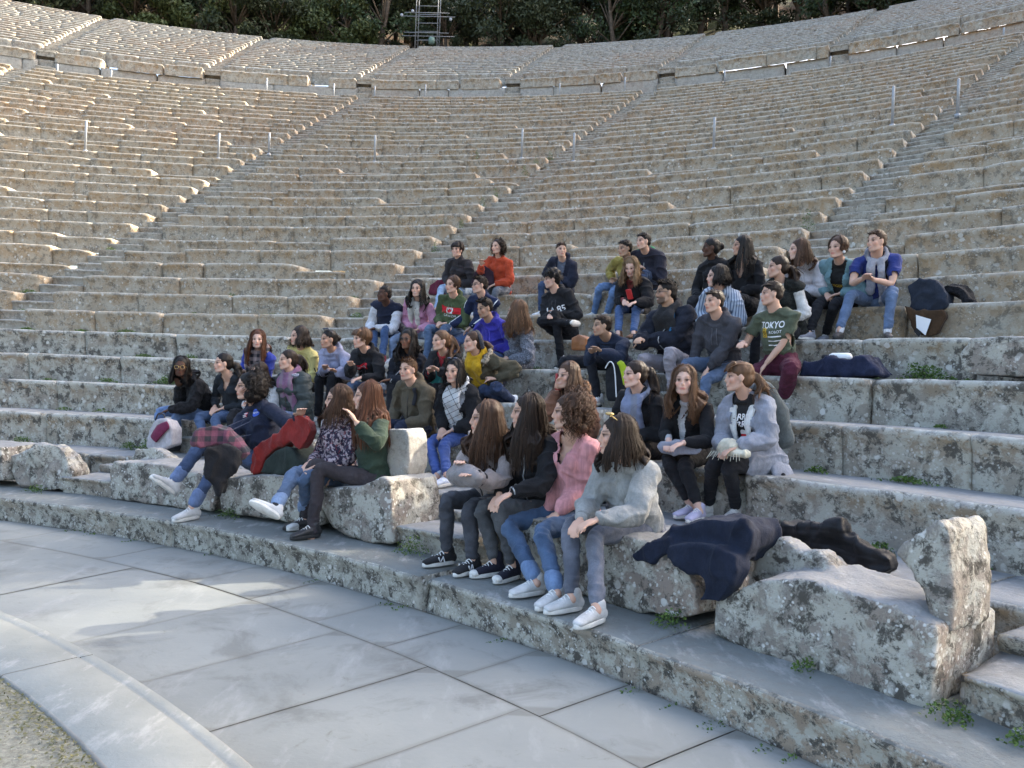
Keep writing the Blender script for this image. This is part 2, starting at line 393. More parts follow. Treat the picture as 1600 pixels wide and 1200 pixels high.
for i in range(1, NL+1):
    near = i <= 7
    z0 = rz(i-1) if i > 1 else ZS
    r1 = rr(i+1) if i < NL else RU1+.1
    mkrow(i, rr(i), z0, r1, rz(i), range(-3, 5), stair_th, .035 if i < 5 else .05 if near else .10 if i < 18 else .16,
          M_NEAR if i <= 5 else M_ROW, 'L', .007 if i < 6 else .007, .009 if i < 6 else .012 if i < 14 else .008, 1 if i < 20 else 1, 0 if i < 9 else 1)
# stairs: two half steps per row
def stair(k, rows, rf, zf, thf, lab, mat, base=None, n0=1):
    mb = MB(); at = [[], []]; rn = random.Random(k*31+n0)
    for i in rows:
        for hstep in (0, 1):
            r0 = rf(i)+hstep*DR*.5+.02; z1 = zf(i)-H*.5+hstep*H*.5
            if i == n0 and hstep == 0 and base is None: pass
            th = thf(k, r0); r1 = r0+DR*.5
            if not (visible(th, r0, z1)): continue
            w = (SW+.03)/r0
            block_run(mb, at, th-w, th+w, r0, z1-H*.5-.02, r1, z1, .06 if i < 10 else .15, rn, .008, .008, detail=1 if i < 10 else 0)
    if mb.V: tag(mb.obj('staircase', mat, attrs={'Prof': np.concatenate(at[0]), 'Rnd': np.concatenate(at[1])}), lab, 'staircase', 'staircases between the wedges')
for k, nm in zip(range(-1, 4), ('out past the left edge', 'on the left, leading up to the pale wall slabs', 'in the middle, rising from behind the seated group', 'on the right, above the boy in the blue t-shirt', 'past the right edge by the big bench')): stair(k, range(2, NL+1), rr, rz, stair_th, 'narrow stone staircase '+nm, M_STAIR)
# lowest stair blocks beside the benches
def lowstep(k):
    mb = MB(); at = [[], []]; rn = random.Random(k)
    w = (SW+.0)/R5; th = {1: th_at_u(90, R5+.03, ZS+.1), 2: th_at_u(614, R5+.03, ZS+.1), 3: th_at_u(1472, R5+.03, ZS+.1)}[k]+w
    block_run(mb, at, th-w, th+w, R5+.03, ZS, R5+.45, ZS+.15, .04, rn, .008, .004)
    block_run(mb, at, th-w, th+w, R5+.45, ZS, R1+.06, ZS+.21, .04, rn, .008, .004)
    tag(mb.obj('low_stair_block', M_NEAR, attrs={'Prof': np.concatenate(at[0])*.7, 'Rnd': np.concatenate(at[1])}), 'low stair block between benches, '+{1: 'left of the sweatshirt girl by the lone boulder', 2: 'behind the legs of the taupe jacket girl', 3: 'right of the big spotted bench'}[k], 'stair block', 'low stair blocks')
for k in (1, 2, 3): lowstep(k)
def low_r1_stair(k):
    mb = MB(); at = [[], []]; rn = random.Random(k+9); th = stair_th(k, R1)
    block_run(mb, at, th-SW/R1, th+SW/R1, R1+.03, ZS, rr(2), Z1, .04, rn, .006, .004)
    tag(mb.obj('low_stair_block', M_NEAR, attrs={'Prof': np.concatenate(at[0])*.7, 'Rnd': np.concatenate(at[1])}), 'stair block at second row foot, '+{-1: 'outside the left edge', 0: 'past the left edge', 1: 'behind the lone boulder', 2: 'at the feet of the white scarf girl', 3: 'at the bottom right edge'}[k], 'stair block', 'low stair blocks')
for k in (-1, 0, 1, 2, 3): low_r1_stair(k)
# first step (kerb) with long blocks
mb = MB(); at = [[], []]; rn = random.Random(5)
t = R(-45)
class LR(random.Random):
    def uniform(self, a, b): return super().uniform(a, b)*(1.7 if (a, b) == (.75, 1.75) else 1)
block_run(mb, at, R(-45), TH1, RS, -.02, R1+.1, ZS, .03, LR(8), .007, .003, jointw=.004, lean=0)
mb.obj('step_blocks', M_KERB, stepE, attrs={'Prof': np.concatenate(at[0])*.8, 'Rnd': np.concatenate(at[1])})
# upper tier: retaining wall at the walkway, then rows
def ustair_th(j, r):
    return PHA+j*DL/2+.0*(r-RU1)
for i in range(1, NU+1):
    z0 = zu(i-1)-(.25 if i == 2 else 0)
    r1 = ru(i+1) if i < NU else RTOP+2.2
    if i == 1: continue
    mkrow(100+i, ru(i), z0, r1, zu(i), range(-7, 9), ustair_th, .16, M_UP, 'U', .006, .005, 1, 0)
for j in range(-5, 8): stair(j, range(1, NU+1), ru, zu, ustair_th, 'upper tier staircase number %s from the left' % ordw[max(0, min(11, j+4))], M_STAIR, n0=2)
# walkway wall blocks: pale upright slabs under a projecting, broken cornice
mb = MB(); at = [[], []]; mc = MB(); ac = [[], []]; rn = random.Random(77); t = R(-55)
M_CORN = mat_stone('limestone_cornice', (.36, .24, .13), (.30, .27, .22), (.36, .36, .35), ochre=.9, lipw=.5)
cuts_ = [R(-55)]
for j in range(-7, 9):
    c_ = ustair_th(j, RU1)
    if R(-54) < c_ < R(69): cuts_ += [c_-SW/RU1, c_+SW/RU1]
cuts_.append(R(70))
for q_ in range(0, len(cuts_), 2):
    a_, b__ = cuts_[q_], cuts_[q_+1]
    if not (visible(a_, RU1, zu(1)) or visible(b__, RU1, zu(1))): continue
    block_run(mb, at, a_, b__, RU1+.02, rz(NL)-.03, RU1+.5, zu(1)-.55, .12, LR(q_), .015, .012, detail=1, jointw=.02)
    t = a_
    while t < b__-.4/RU1:
        l = min(rn.uniform(1.6, 4.5)/RU1, b__-t)
        block_run(mc, ac, t, t+l-.002, RU1-.10+rn.uniform(-.04, .08), zu(1)-.57, ru(2)+.05, zu(1)-.18+rn.uniform(-.06, .05), .10, LR(int(t*999)), .025, .02, detail=1)
        t += l+(rn.uniform(.3, 1.4)/RU1 if rn.random() < .3 else 0)
mb.obj('slab_course', M_PALE, wallE, attrs={'Prof': np.concatenate(at[0])*.7, 'Rnd': np.concatenate(at[1])})
mc.obj('cornice', M_CORN, wallE, attrs={'Prof': np.concatenate(ac[0]), 'Rnd': np.concatenate(ac[1])})
mb = MB(); at = [[], []]
for j in range(-7, 9):
    c_ = ustair_th(j, RU1)
    if visible(c_, RU1, zu(1)):
        for q_, (dr_, zt_) in enumerate(((-.35, -1.15), (-.1, -.82), (.12, -.49), (.35, -.16))): block_run(mb, at, c_-(SW+.04)/RU1, c_+(SW+.04)/RU1, RU1+dr_, rz(NL)-.03 if q_ == 0 else zu(1)+zt_-.36, RU1+dr_+.5, zu(1)+zt_, .12, LR(q_+j*5+99), .01, .008)
mb.obj('opening_steps', M_STAIR, wallE, attrs={'Prof': np.concatenate(at[0])*.7, 'Rnd': np.concatenate(at[1])})
V, F = arcgrid(RU1+.44, RU1+.46, rz(NL), R(-55), R(70), 160, 2); V[160:, 2] = zu(1)-.62; mkobj('rubble_backing', V, F, M_FILL, wallE)
# ------------------------------------------------------------------ remesh helper
_tmpc = 0
def remesh(V, F, vox, smooth=2, fac=.5, adapt=0):
    me = D.meshes.new('t'); me.from_pydata(np.asarray(V).tolist(), [], F); o = D.objects.new('t', me); TC.objects.link(o)
    m = o.modifiers.new('r', 'REMESH'); m.mode = 'VOXEL'; m.voxel_size = vox; m.adaptivity = adapt
    if smooth: s = o.modifiers.new('s', 'SMOOTH'); s.iterations = smooth; s.factor = fac
    TVL.update(); dg = TS.view_layers[0].depsgraph
    ev = o.evaluated_get(dg); m2 = ev.to_mesh()
    n = len(m2.vertices); Vo = np.empty(n*3); m2.vertices.foreach_get('co', Vo); Vo = Vo.reshape(-1, 3)
    nf = len(m2.polygons); L = np.empty(len(m2.loops), np.int32); m2.loops.foreach_get('vertex_index', L)
    lt = np.empty(nf, np.int32); m2.polygons.foreach_get('loop_total', lt)
    No = np.empty(n*3); m2.vertices.foreach_get('normal', No); No = No.reshape(-1, 3)
    Fo = L.reshape(-1, 4) if (lt == 4).all() else [tuple(x) for x in np.split(L, np.cumsum(lt)[:-1])]
    ev.to_mesh_clear(); D.objects.remove(o); D.meshes.remove(me)
    return Vo, Fo, No
TS = D.scenes.new('build'); TC = TS.collection; TVL = TS.view_layers[0]
def on_cyl(u, v, r):
    d = ray(u, v); a = d[0]**2+d[1]**2; b = 2*(CAM[0]*d[0]+CAM[1]*d[1]); c = CAM[0]**2+CAM[1]**2-r*r
    t = (-b+math.sqrt(b*b-4*a*c))/(2*a); return CAM+d*t
def prism(pts, r, depth, taper=.0):
    """outline on the cylinder of radius r carried back by depth"""
    A = np.array([on_cyl(u, v, r) for u, v in pts]); c = A.mean(0)
    rad = A*np.array([1, 1, 0]); rad = rad/np.linalg.norm(rad, axis=1)[:, None]
    B = A+rad*depth; B = B+(c+rad*depth-B)*taper
    n = len(pts); V = np.vstack([A, B]); F = [tuple(range(n)), tuple(range(2*n-1, n-1, -1))]+[(i, n+i, n+(i+1) % n, (i+1) % n) for i in range(n)]
    bm = bmesh.new(); vs = [bm.verts.new(x) for x in V]; [bm.faces.new([vs[j] for j in f]) for f in F]
    bmesh.ops.recalc_face_normals(bm, faces=bm.faces); bmesh.ops.triangulate(bm, faces=bm.faces)
    V = np.array([v.co[:] for v in bm.verts]); F = [tuple(v.index for v in f.verts) for f in bm.faces]; bm.free(); return V, F
def stone(label, parts, cat='stone block', name='broken_stone_bench', vox=.016, amp=.010, mat=None, sm=3, group=None):
    mb = MB()
    for (pts, r, dep, tp) in parts:
        V, F = prism(pts, r, dep, tp); mb.add(V, F)
    V, F = mb.arr(); V, F, N = remesh(V, F, vox, sm)
    dsp = fnoise(V, 5, 3, 4)*amp+fnoise(V, 17, 3, 8)*amp*.42+fnoise(V, 40, 2, 9)*.002-np.clip(fnoise(V, 3.7, 2, 12)-.5, 0, 1)*amp*1.6
    V = V+N*dsp[:, None]
    z = V[:, 2]; pr = .3+.2*np.clip((z-z.min())/(z.max()-z.min()), 0, 1)
    base = V.mean(0); base[2] = V[:, 2].min()
    return tag(mkobj(name, V, F, mat or M_BENCH, attrs={'Prof': pr, 'Rnd': np.full(len(V), .3)}, loc=base), label, cat, group)
stone('big lichen spotted stone bench with broken back, bottom right beside the black puffer jacket', [
    ([(1114, 992), (1118, 938), (1185, 905), (1251, 905), (1313, 923), (1391, 946), (1462, 981), (1450, 1114), (1290, 1064)], R5, .50, 0),
    ([(1168, 905), (1186, 858), (1218, 838), (1250, 864), (1278, 862), (1300, 888), (1318, 925), (1250, 935)], R5+.28, .14, .1)], 'stone bench')
stone('upright broken stone slab standing at the right end of the big spotted bench', [
    ([(1398, 862), (1426, 836), (1466, 808), (1484, 832), (1488, 925), (1486, 992), (1456, 987), (1446, 925)], R5+.10, .34, .02)], 'stone slab', 'broken_back_slab')
stone('broken stone bench under the jumper girls with a navy coat hanging over its end', [
    ([(762, 892), (762, 797), (860, 812), (960, 832), (1010, 846), (1045, 862), (1070, 885), (1086, 920), (1090, 962), (1060, 966), (980, 953), (870, 922)], R5, .45, 0)], 'stone bench')
stone('curved claw-footed stone bench end beneath the girl in the dark green jumper', [
    ([(518, 824), (502, 795), (500, 764), (560, 760), (596, 745), (607, 752), (612, 800), (612, 849), (575, 848), (545, 840)], R5, .48, 0)], 'stone bench')
stone('upright grey slab of stone armrest standing beside the seated khaki jacket boy', [
    ([(592, 742), (590, 720), (598, 684), (609, 669), (632, 668), (638, 682), (638, 722), (634, 752), (612, 745)], R5+.24, .20, .02)], 'stone slab', 'broken_back_slab', mat=M_PALE)
stone('spotted stone bench block supporting the red coat and the folded bag', [
    ([(345, 800), (341, 772), (350, 746), (420, 742), (500, 748), (503, 790), (500, 820), (440, 815)], R5, .48, 0),
    ([(455, 745), (458, 700), (470, 688), (488, 690), (500, 715), (500, 748)], R5+.33, .15, 0)], 'stone bench')
stone('lichen covered stone bench with white shoe dangling before it, right of the low step', [
    ([(172, 781), (169, 738), (177, 721), (230, 723), (290, 733), (332, 748), (341, 775), (330, 798), (280, 795)], R5, .48, 0),
    ([(205, 722), (213, 702), (238, 697), (262, 712), (270, 728)], R5+.3, .15, .2)], 'stone bench')
stone('rough boulder-like broken stone lying alone at the far left of the first step', [
    ([(12, 712), (28, 708), (55, 697), (85, 693), (100, 705), (113, 738), (110, 769), (60, 765), (28, 759), (14, 737)], R5+.05, .20, .12)], 'boulder', 'broken_stone', amp=.03)
stone('bench stone cut off by the left edge of the photo', [([(-120, 752), (-120, 690), (1, 698), (5, 752)], R5, .45, 0)], 'stone bench')
stone('weathered stone block lying on a seat row at the right edge of the photo', [
    ([(1502, 578), (1500, 554), (1517, 529), (1640, 522), (1640, 590), (1520, 586)], rr(4)+.13, .42, .05)], 'stone block', 'loose_stone_block')
# ------------------------------------------------------------------ hill above
rn = random.Random(11)
V, F = arcgrid(RTOP+2.0, RTOP+75, 0, R(-75), R(95), 171, 50)
rad = np.hypot(V[:, 0], V[:, 1])-RTOP-2.0; V[:, 2] = ZTOP-.1+np.where(rad < 2, rad*.05, .1+(rad-2)*.6)+fnoise(V*np.array([1, 1, 0]), .15, 3)*np.clip(rad/6, 0, 1)*1.2
m, n, b = newmat('hill_floor', .95, .1); g = G(n)
c = g.mix(g.ramp(g.noise(.35, 5, .6), .4, .6), (.022, .025, .012), (.075, .05, .033)); c = g.mix(g.ramp(g.noise(.16, 3, .6), .52, .6), c, (.06, .075, .025))
n.links.new(c, b.inputs['Base Color']); g.bump(g.noise(3, 6, .7), 1, .2, b)
hill = tag(mkobj('hillside', V, F, m), kind='structure')
def hz(x, y):
    q = math.hypot(x, y)-RTOP-2.0; return ZTOP-.1+(q*.05 if q < 2 else .1+(q-2)*.6)
# ------------------------------------------------------------------ trees
M_BARK = mat_plain('bark', (.13, .10, .075), .95, .1, 6, .35, .03, 14)
def mat_leaf(name, c1, c2):
    m, n, b = newmat(name, .55, .3); g = G(n); r = g.attr('Rnd')
    n.links.new(g.mix(r, c1, c2), b.inputs['Base Color'])
    b.inputs['Subsurface Weight'].default_value = 0
    return m
M_LF = [mat_leaf('foliage_dark', (.025, .042, .017), (.060, .085, .032)), mat_leaf('foliage_olive', (.030, .040, .018), (.066, .078, .036)), mat_leaf('foliage_bright', (.045, .062, .022), (.11, .13, .045))]  # last foliage mixes brighter, yellower leaf greens
def taper(mb, pts, rad, ns=6, mi=0):
    pts = np.array(pts, float); V = []; n = len(pts)
    for i in range(n):
        d = unit(pts[min(i+1, n-1)]-pts[max(i-1, 0)]); a = unit(np.cross(d, [0.3, .9, .1])); b_ = np.cross(d, a)
        for k in range(ns): t = 2*math.pi*k/ns; V.append(pts[i]+(a*math.cos(t)+b_*math.sin(t))*rad[i])
    F = [(i*ns+k, i*ns+(k+1) % ns, (i+1)*ns+(k+1) % ns, (i+1)*ns+k) for i in range(n-1) for k in range(ns)]+[tuple(range(ns))[::-1], tuple(range((n-1)*ns, n*ns))]
    mb.add(V, F, mi)
def tree_proto(seed, h, cr, ch, low, lm, nleaf=7000, leaf=.13):
    rs = np.random.RandomState(seed); tr = MB(); pts = [(0, 0, -.6)]; x = y = 0
    for k in range(1, 7): x += rs.uniform(-.18, .18); y += rs.uniform(-.18, .18); pts.append((x, y, h*.85*k/6))
    taper(tr, pts, [.2*(1-.13*k)*h/7 for k in range(7)], 8)
    cl = []
    for k in range(26):
        a = rs.uniform(0, 2*math.pi); zz = low+(h-low)*rs.rand()**.9; q = cr*math.sqrt(rs.uniform(.15, 1))*max(.25, math.sin(math.pi*min(1, (zz-low)/(h-low)*.8+.2)))
        c = np.array([q*math.cos(a), q*math.sin(a), zz]); cl.append((c, rs.uniform(.5, 1.0)*ch))
        j = min(5, max(1, int(zz/h*6)-1)); taper(tr, [pts[j], (np.array(pts[j])+c)/2+[0, 0, .1], c], [.07, .045, .015], 5)
    V = []; rv = []
    for c, s in cl:
        n_ = int(nleaf/26); d = rs.normal(size=(n_, 3)); d /= np.linalg.norm(d, axis=1)[:, None]; p = c+d*s*(rs.rand(n_, 1)**.4)*np.array([1, 1, .7])
        ax = rs.normal(size=(n_, 3)); ax /= np.linalg.norm(ax, axis=1)[:, None]; bx = np.cross(ax, rs.normal(size=(n_, 3))); bx /= np.linalg.norm(bx, axis=1)[:, None]
        L = leaf*rs.uniform(.6, 1.4, (n_, 1)); q = np.stack([p-ax*L, p+bx*L*.45, p+ax*L, p-bx*L*.45], 1); V.append(q.reshape(-1, 3)); rv.append(np.repeat(np.clip(rs.rand()*.5+rs.rand(n_)*.5, 0, 1), 4))
    V = np.vstack(V); F = np.arange(len(V)).reshape(-1, 4)
    e = empty('tree'); tr.obj('trunk', M_BARK, e); mkobj('crown', V, F, M_LF[lm], e, smooth=False, attrs={'Rnd': np.concatenate(rv)}); return e
def copy_tree(o, parent=None):
    c = o.copy(); COL.objects.link(c); c.parent = parent
    for ch in o.children: copy_tree(ch, c)
    return c
protos = [(tree_proto(1, 7.5, 2.6, 1.3, .9, 0), 'dark dense evergreen tree'), (tree_proto(2, 6.0, 2.6, 1.2, .3, 1), 'olive green bushy tree'), (tree_proto(3, 8.5, 2.4, 1.2, 2.4, 0), 'tall pine with bare lower trunk'), (tree_proto(4, 3.0, 1.9, .9, .1, 1), 'low rounded grey-green shrub'), (tree_proto(5, 4.5, 2.2, 1.0, .2, 2), 'bright leafy tree')]
used = [False]*5
def place_tree(th, r, kind, sc, label, cat='tree', group='trees on the hill above the theatre'):
    p = protos[kind][0]; o = p if not used[kind] else copy_tree(p); used[kind] = True
    x, y = r*math.sin(th), r*math.cos(th); o.location = (x, y, hz(x, y)); o.scale = (sc,)*3; o.rotation_euler = (0, 0, rn.uniform(0, 6.28)); tag(o, label, cat, group); o.name = ['evergreen_tree', 'bushy_tree', 'pine_tree', 'shrub', 'leafy_tree'][kind]; return o
def near_mark(u):
    if u < 250: return 'above the upper left seats'
    if u < 640: return 'above the seats left of the scaffold tower'
    if u < 870: return 'behind the scaffold tower'
    if u < 1100: return 'above the seats right of the scaffold tower'
    return 'above the upper right seats'
vis_trees = []
for u in range(-40, 1500, 50):
    for ring in range(3):
        uu = u+rn.uniform(-25, 25)+ring*19
        r = RTOP+[6.5, 10.5, 16][ring]+rn.uniform(-1, 1.2)
        th = th_at_u(uu, r, ZTOP)
        kind = rn.choice([0, 0, 1, 1, 3] if ring == 0 else [0, 2, 1, 0] if ring == 1 else [0, 0, 2])
        if ring == 0 and 930 < uu < 1330 and rn.random() < .75: continue
        if ring == 0 and (440 < uu < 560 or 200 < uu < 330): kind = 4
        vis_trees.append((uu, ring, th, r, kind))
ordn = ['first', 'second', 'third', 'fourth', 'fifth', 'sixth', 'seventh', 'eighth', 'ninth', 'tenth', 'eleventh', 'twelfth', 'thirteenth', 'fourteenth', 'fifteenth', 'sixteenth', 'seventeenth', 'eighteenth', 'nineteenth', 'twentieth', 'twenty-first', 'twenty-second', 'twenty-third', 'twenty-fourth', 'twenty-fifth', 'twenty-sixth', 'twenty-seventh', 'twenty-eighth', 'twenty-ninth', 'thirtieth']
for ring in range(3):
    L = sorted([t for t in vis_trees if t[1] == ring]); cnt = {}
    for (uu, rg, th, r, k) in L:
        cnt[k] = cnt.get(k, 0)+1
        rowt = ['front', 'middle', 'rear'][ring]
        place_tree(th, r, k, rn.uniform(.85, 1.15), '%s, %s such from left in the %s line' % (protos[k][1], ordn[cnt[k]-1], rowt), 'shrub' if k == 3 else 'tree')
# trees outside the frame that shade the theatre from the low sun
k = 0; ph_ = 33.0
while ph_ < 94:
    for ring in range(2):
        p_ = ph_+ring*.45
        top = 28.9 if p_ < 45 else 28.2 if p_ < 53.0 else 31.5
        if 60.3 < p_ < 64.9: top = 25.1
        top += ring*1.2+rn.uniform(-.25, .25); th = R(p_); r = RTOP+3.5+ring*2; x, y = r*math.sin(th), r*math.cos(th)
        o = place_tree(th, r, 0, 1.0, 'evergreen tree on the rim right of the photo, shading the seats', 'tree', 'trees shading the theatre from the right'); hgt = (top-hz(x, y))/7.5; o.scale = (.95, .95, hgt)
    ph_ += 1.0
for (p, _), u_ in zip(protos, used):
    if not u_:
        for ch in list(p.children): D.objects.remove(ch)
        D.objects.remove(p)
# ------------------------------------------------------------------ posts
def hit_row(u, v):
    best = None
    for i in range(1, NL+1):
        r, z = rr(i)+.12, rz(i); th = th_at_u(u, r, z); _, vv = pj(az(th, r, z))
        if best is None or abs(vv-v) < best[0]: best = (abs(vv-v), az(th, r, z), i)
    q = best[1].copy(); q[2] += zw(q)[0]; return q, best[2]
def post(u, vb, vt, label, P=None, rad=.028):
    if P is None: P, i = hit_row(u, vb)
    dep = (P-CAM)@FW; h = (vb-vt)/FPX*dep
    mb = MB(); taper(mb, [(P[0], P[1], P[2]-.03), (P[0], P[1], P[2]+.04)], [rad*1.8, rad*1.8], 10); taper(mb, [(P[0], P[1], P[2]+.04), (P[0], P[1], P[2]+h-.02), (P[0], P[1], P[2]+h)], [rad, rad, rad*.6], 10)
    tag(mb.obj('barrier_post', M_METAL, loc=P), label, 'post', 'thin metal posts on the seating')
for u, vb, vt, lb in [(133, 246, 198, 'slim pale post in the far left seats below the broken bright stones'), (341, 256, 215, 'slim post on the rows just left of the bright staircase edge'), (420, 250, 215, 'slim post right beside the left staircase, right of another post'),
    (585, 260, 217, 'slim post standing alone in the middle of the central wedge'), (815, 252, 204, 'slim post on the rows left of the middle staircase'), (896, 252, 206, 'slim post on the right edge of the middle staircase'),
    (1115, 233, 182, 'slim post alone among brown rows right of the middle staircase'), (1394, 203, 140, 'post left of the right-hand staircase'), (1496, 184, 125, 'tallest post, right of the right-hand staircase near the top right')]: post(u, vb, vt, lb)
for u, vb, vt, lb in [(89, 113, 87, 'first walkway post from the left'), (173, 118, 92, 'second walkway post from the left'), (416, 152, 118, 'third walkway post from the left, in front of the pale wall slabs'), (521, 154, 124, 'walkway post just left of the left staircase head'),
    (585, 153, 125, 'walkway post just right of the left staircase head'), (664, 157, 126, 'walkway post before the rust stained cornice under the scaffold'), (874, 147, 120, 'walkway post by the collapsed wall left of the middle staircase'), (976, 146, 116, 'walkway post before the white block at the middle staircase head'), (1132, 122, 96, 'walkway post right of the middle staircase head'), (1297, 97, 72, 'walkway post second from the right'), (1568, 62, 40, 'walkway post at the far right')]:
    r = rr(NL)+.5; post(u, vb, vt, lb, az(th_at_u(u, r, rz(NL)), r, rz(NL)-.01), .03)
# scaffold tower
def scaffold():
    r = RTOP+1.2; A = az(th_at_u(648, r, ZTOP), r, ZTOP-.05); B = az(th_at_u(682, r, ZTOP), r, ZTOP-.05); dv = unit(B-A); out = unit(A*[1, 1, 0]); Wd = np.linalg.norm(B-A)
    e = empty('scaffold_tower', tuple((A+B)/2)); WOFF[e.name] = tuple((A+B)/2); tag(e, 'metal scaffold tower with floodlights and platforms standing behind the top row', 'scaffold tower')
    for s in (A, B):
        for d in (0, 1.1):
            mb = MB(); p = s+out*d; taper(mb, [p, p+[0, 0, 6]], [.022, .022], 8); mb.obj('pole', M_SCAF, e)
    mb = MB()
    for k in range(11):
        z = .35+k*.52
        taper(mb, [A+[0, 0, z], B+[0, 0, z]], [.012, .012], 6); taper(mb, [A+out*1.1+[0, 0, z], B+out*1.1+[0, 0, z]], [.012, .012], 6)
        taper(mb, [A+[0, 0, z], A+out*1.1+[0, 0, z]], [.012, .012], 6); taper(mb, [B+[0, 0, z], B+out*1.1+[0, 0, z]], [.012, .012], 6)
    mb.obj('crossbar', M_SCAF, e)
    for z in (1.35, 2.55, 3.75):
        mb = MB(); taper(mb, [A-dv*.7+[0, 0, z], B+dv*.7+[0, 0, z]], [.022, .022], 4); taper(mb, [A-dv*.9+out*.5+[0, 0, z], B+dv*1.0+out*.5+[0, 0, z]], [.022, .022], 4); mb.obj('outrigger_beam', M_SCAF, e)
    for d, z in ((-.85, 2.35), (Wd+.8, 2.15), (-.2, 2.6)):
        mb = MB(); p = A+dv*d+[0, 0, z]; taper(mb, [p-out*.12, p-out*.02, p+out*.14], [.09, .085, .04], 10); mb.obj('floodlight', mat_plain('lamp_glass', (.35, .37, .4), .3, .5), e)
    mb = MB(); p = A+dv*Wd*.75+[0, 0, .7]; taper(mb, [p, p+[0, 0, .35]], [.2, .2], 4); mb.obj('control_box', mat_plain('green_box', (.16, .24, .2), .6), e)
scaffold()
# ------------------------------------------------------------------ weeds in the joints
M_WEED = mat_leaf('weed_leaf', (.035, .075, .015), (.11, .17, .035))
WV = []; WR = []
wr = np.random.RandomState(5)
def weed(u, v, row, wpx, hgt, dense=1.0):
    if row == 's': z = ZS+.005; r = R5-.02
    elif row == 'k': z = 0; r = RS-.03
    else: z = rz(row); r = rr(row+1)-.05
    th = th_at_u(u, r, z); P = az(th, r, z); dep = (P-CAM)@FW; wd = wpx/FPX*dep; tang = np.array([math.cos(th), -math.sin(th), 0])
    n_ = int(330*dense*max(.4, wd/.3))
    for k in range(n_):
        x = wr.normal()*.27*wd; hh = hgt*math.exp(-(x/(.45*wd))**2)*wr.uniform(.1, 1)
        p = P+tang*x+np.array([math.sin(th), math.cos(th), 0])*wr.uniform(-.10, .03)+[0, 0, hh]
        a = wr.normal(size=3); a /= np.linalg.norm(a); b_ = np.cross(a, wr.normal(size=3)); b_ /= np.linalg.norm(b_); L = wr.uniform(.004, .010)*(1.4 if row not in ('s', 'k') else 1)
        WV.extend([p-a*L, p+b_*L*.6, p+a*L, p-b_*L*.6]); WR.extend([wr.rand()]*4)
for a in [(262, 596, 3, 40, .09), (262, 596, 3, 22, .12), (200, 520, 5, 40, .07), (130, 515, 5, 30, .05), (45, 510, 5, 30, .05), (228, 556, 4, 30, .05), (170, 590, 3, 25, .05), (300, 557, 4, 25, .06), (235, 688, 1, 34, .12), (205, 690, 1, 25, .08), (38, 685, 1, 22, .06), (60, 765, 's', 30, .06), (655, 790, 's', 40, .14), (640, 800, 's', 25, .1), (1455, 585, 4, 60, .12, 1.6), (1430, 585, 4, 30, .14), (1375, 865, 1, 40, .05), (1280, 760, 2, 25, .04), (1420, 768, 2, 60, .04), (1060, 962, 's', 40, .10), (1045, 962, 's', 25, .06), (1480, 1115, 's', 50, .07), (1500, 1120, 's', 30, .05), (1265, 1050, 's', 22, .05), (360, 800, 's', 40, .07), (1530, 1010, 1, 25, .08), (1190, 815, 1, 30, .05), (425, 490, 6, 60, .06), (307, 490, 6, 20, .05), (365, 455, 7, 14, .09), (560, 478, 6, 22, .09), (555, 470, 7, 14, .06), (410, 460, 7, 10, .05), (1600, 1165, 's', 40, .06), (745, 262, 20, 10, .45), (860, 245, 20, 12, .3), (838, 262, 19, 14, .3), (820, 278, 18, 10, .3), (775, 305, 15, 10, .3), (755, 322, 14, 10, .3), (722, 345, 12, 8, .2), (680, 384, 10, 10, .25), (1262, 342, 10, 22, .35), (1310, 275, 14, 12, .25), (1000, 330, 12, 10, .2), (800, 340, 12, 8, .15), (445, 412, 9, 30, .05), (690, 350, 12, 8, .2), (175, 387, 10, 18, .08), (48, 455, 7, 25, .06), (580, 440, 8, 15, .06)]: weed(*a)
for k in range(26):
    weed(wr.uniform(0, 1600), 0, int(wr.choice([1, 2, 3, 4, 5, 6])), wr.uniform(10, 26), wr.uniform(.015, .04), .5)
for k in range(14): weed(wr.uniform(0, 1300), 0, 'k', wr.uniform(8, 30), .008, .15)
V = np.array(WV); tag(mkobj('weeds', V, np.arange(len(V)).reshape(-1, 4), M_WEED, smooth=False, attrs={'Rnd': WR}), kind='stuff', label='small green weeds and moss growing in the joints of the rows', cat='weeds')
# moss along the inner edge of the ring
WV = []; WR = []
for k in range(9000):
    th = wr.uniform(R(-10), R(75)); q = abs(wr.normal())*.07; r = RIN-.005-q; p = az(th, r, ZR-.008+wr.rand()*.015)
    a = wr.normal(size=3); a[2] *= .4; a /= np.linalg.norm(a); b_ = np.cross(a, [0, 0, 1]); L = wr.uniform(.004, .010); WV.extend([p-a*L, p+b_*L*.6, p+a*L, p-b_*L*.6]); WR.extend([wr.rand()]*4)
V = np.array(WV); tag(mkobj('moss', V, np.arange(len(V)).reshape(-1, 4), mat_leaf('moss_leaf', (.07, .075, .03), (.15, .14, .06)), smooth=False, attrs={'Rnd': WR}), kind='stuff', label='dry moss along the gravel edge of the stone ring', cat='moss')
# gravel grains
WV = []; F = []; n0 = 0
for k in range(3000):
    th = wr.uniform(R(10), R(60)); r = RIN-.02-wr.rand()**1.2*1.5; p = az(th, r, ZR-.012); s = wr.uniform(.0015, .004)
    q = wr.normal(size=(4, 3))*s*.5; b_ = np.array([[1, 0, 0], [-.5, .87, 0], [-.5, -.87, 0], [0, 0, 1]])*s+q; WV.extend(p+b_); F += [(n0, n0+1, n0+3), (n0+1, n0+2, n0+3), (n0+2, n0, n0+3)]; n0 += 4
tag(mkobj('gravel_grains', np.array(WV), np.array(F), mat_plain('grain', (.33, .32, .29), .9, .1), smooth=False), kind='stuff', label='loose fine gravel scattered on the orchestra floor', cat='gravel')
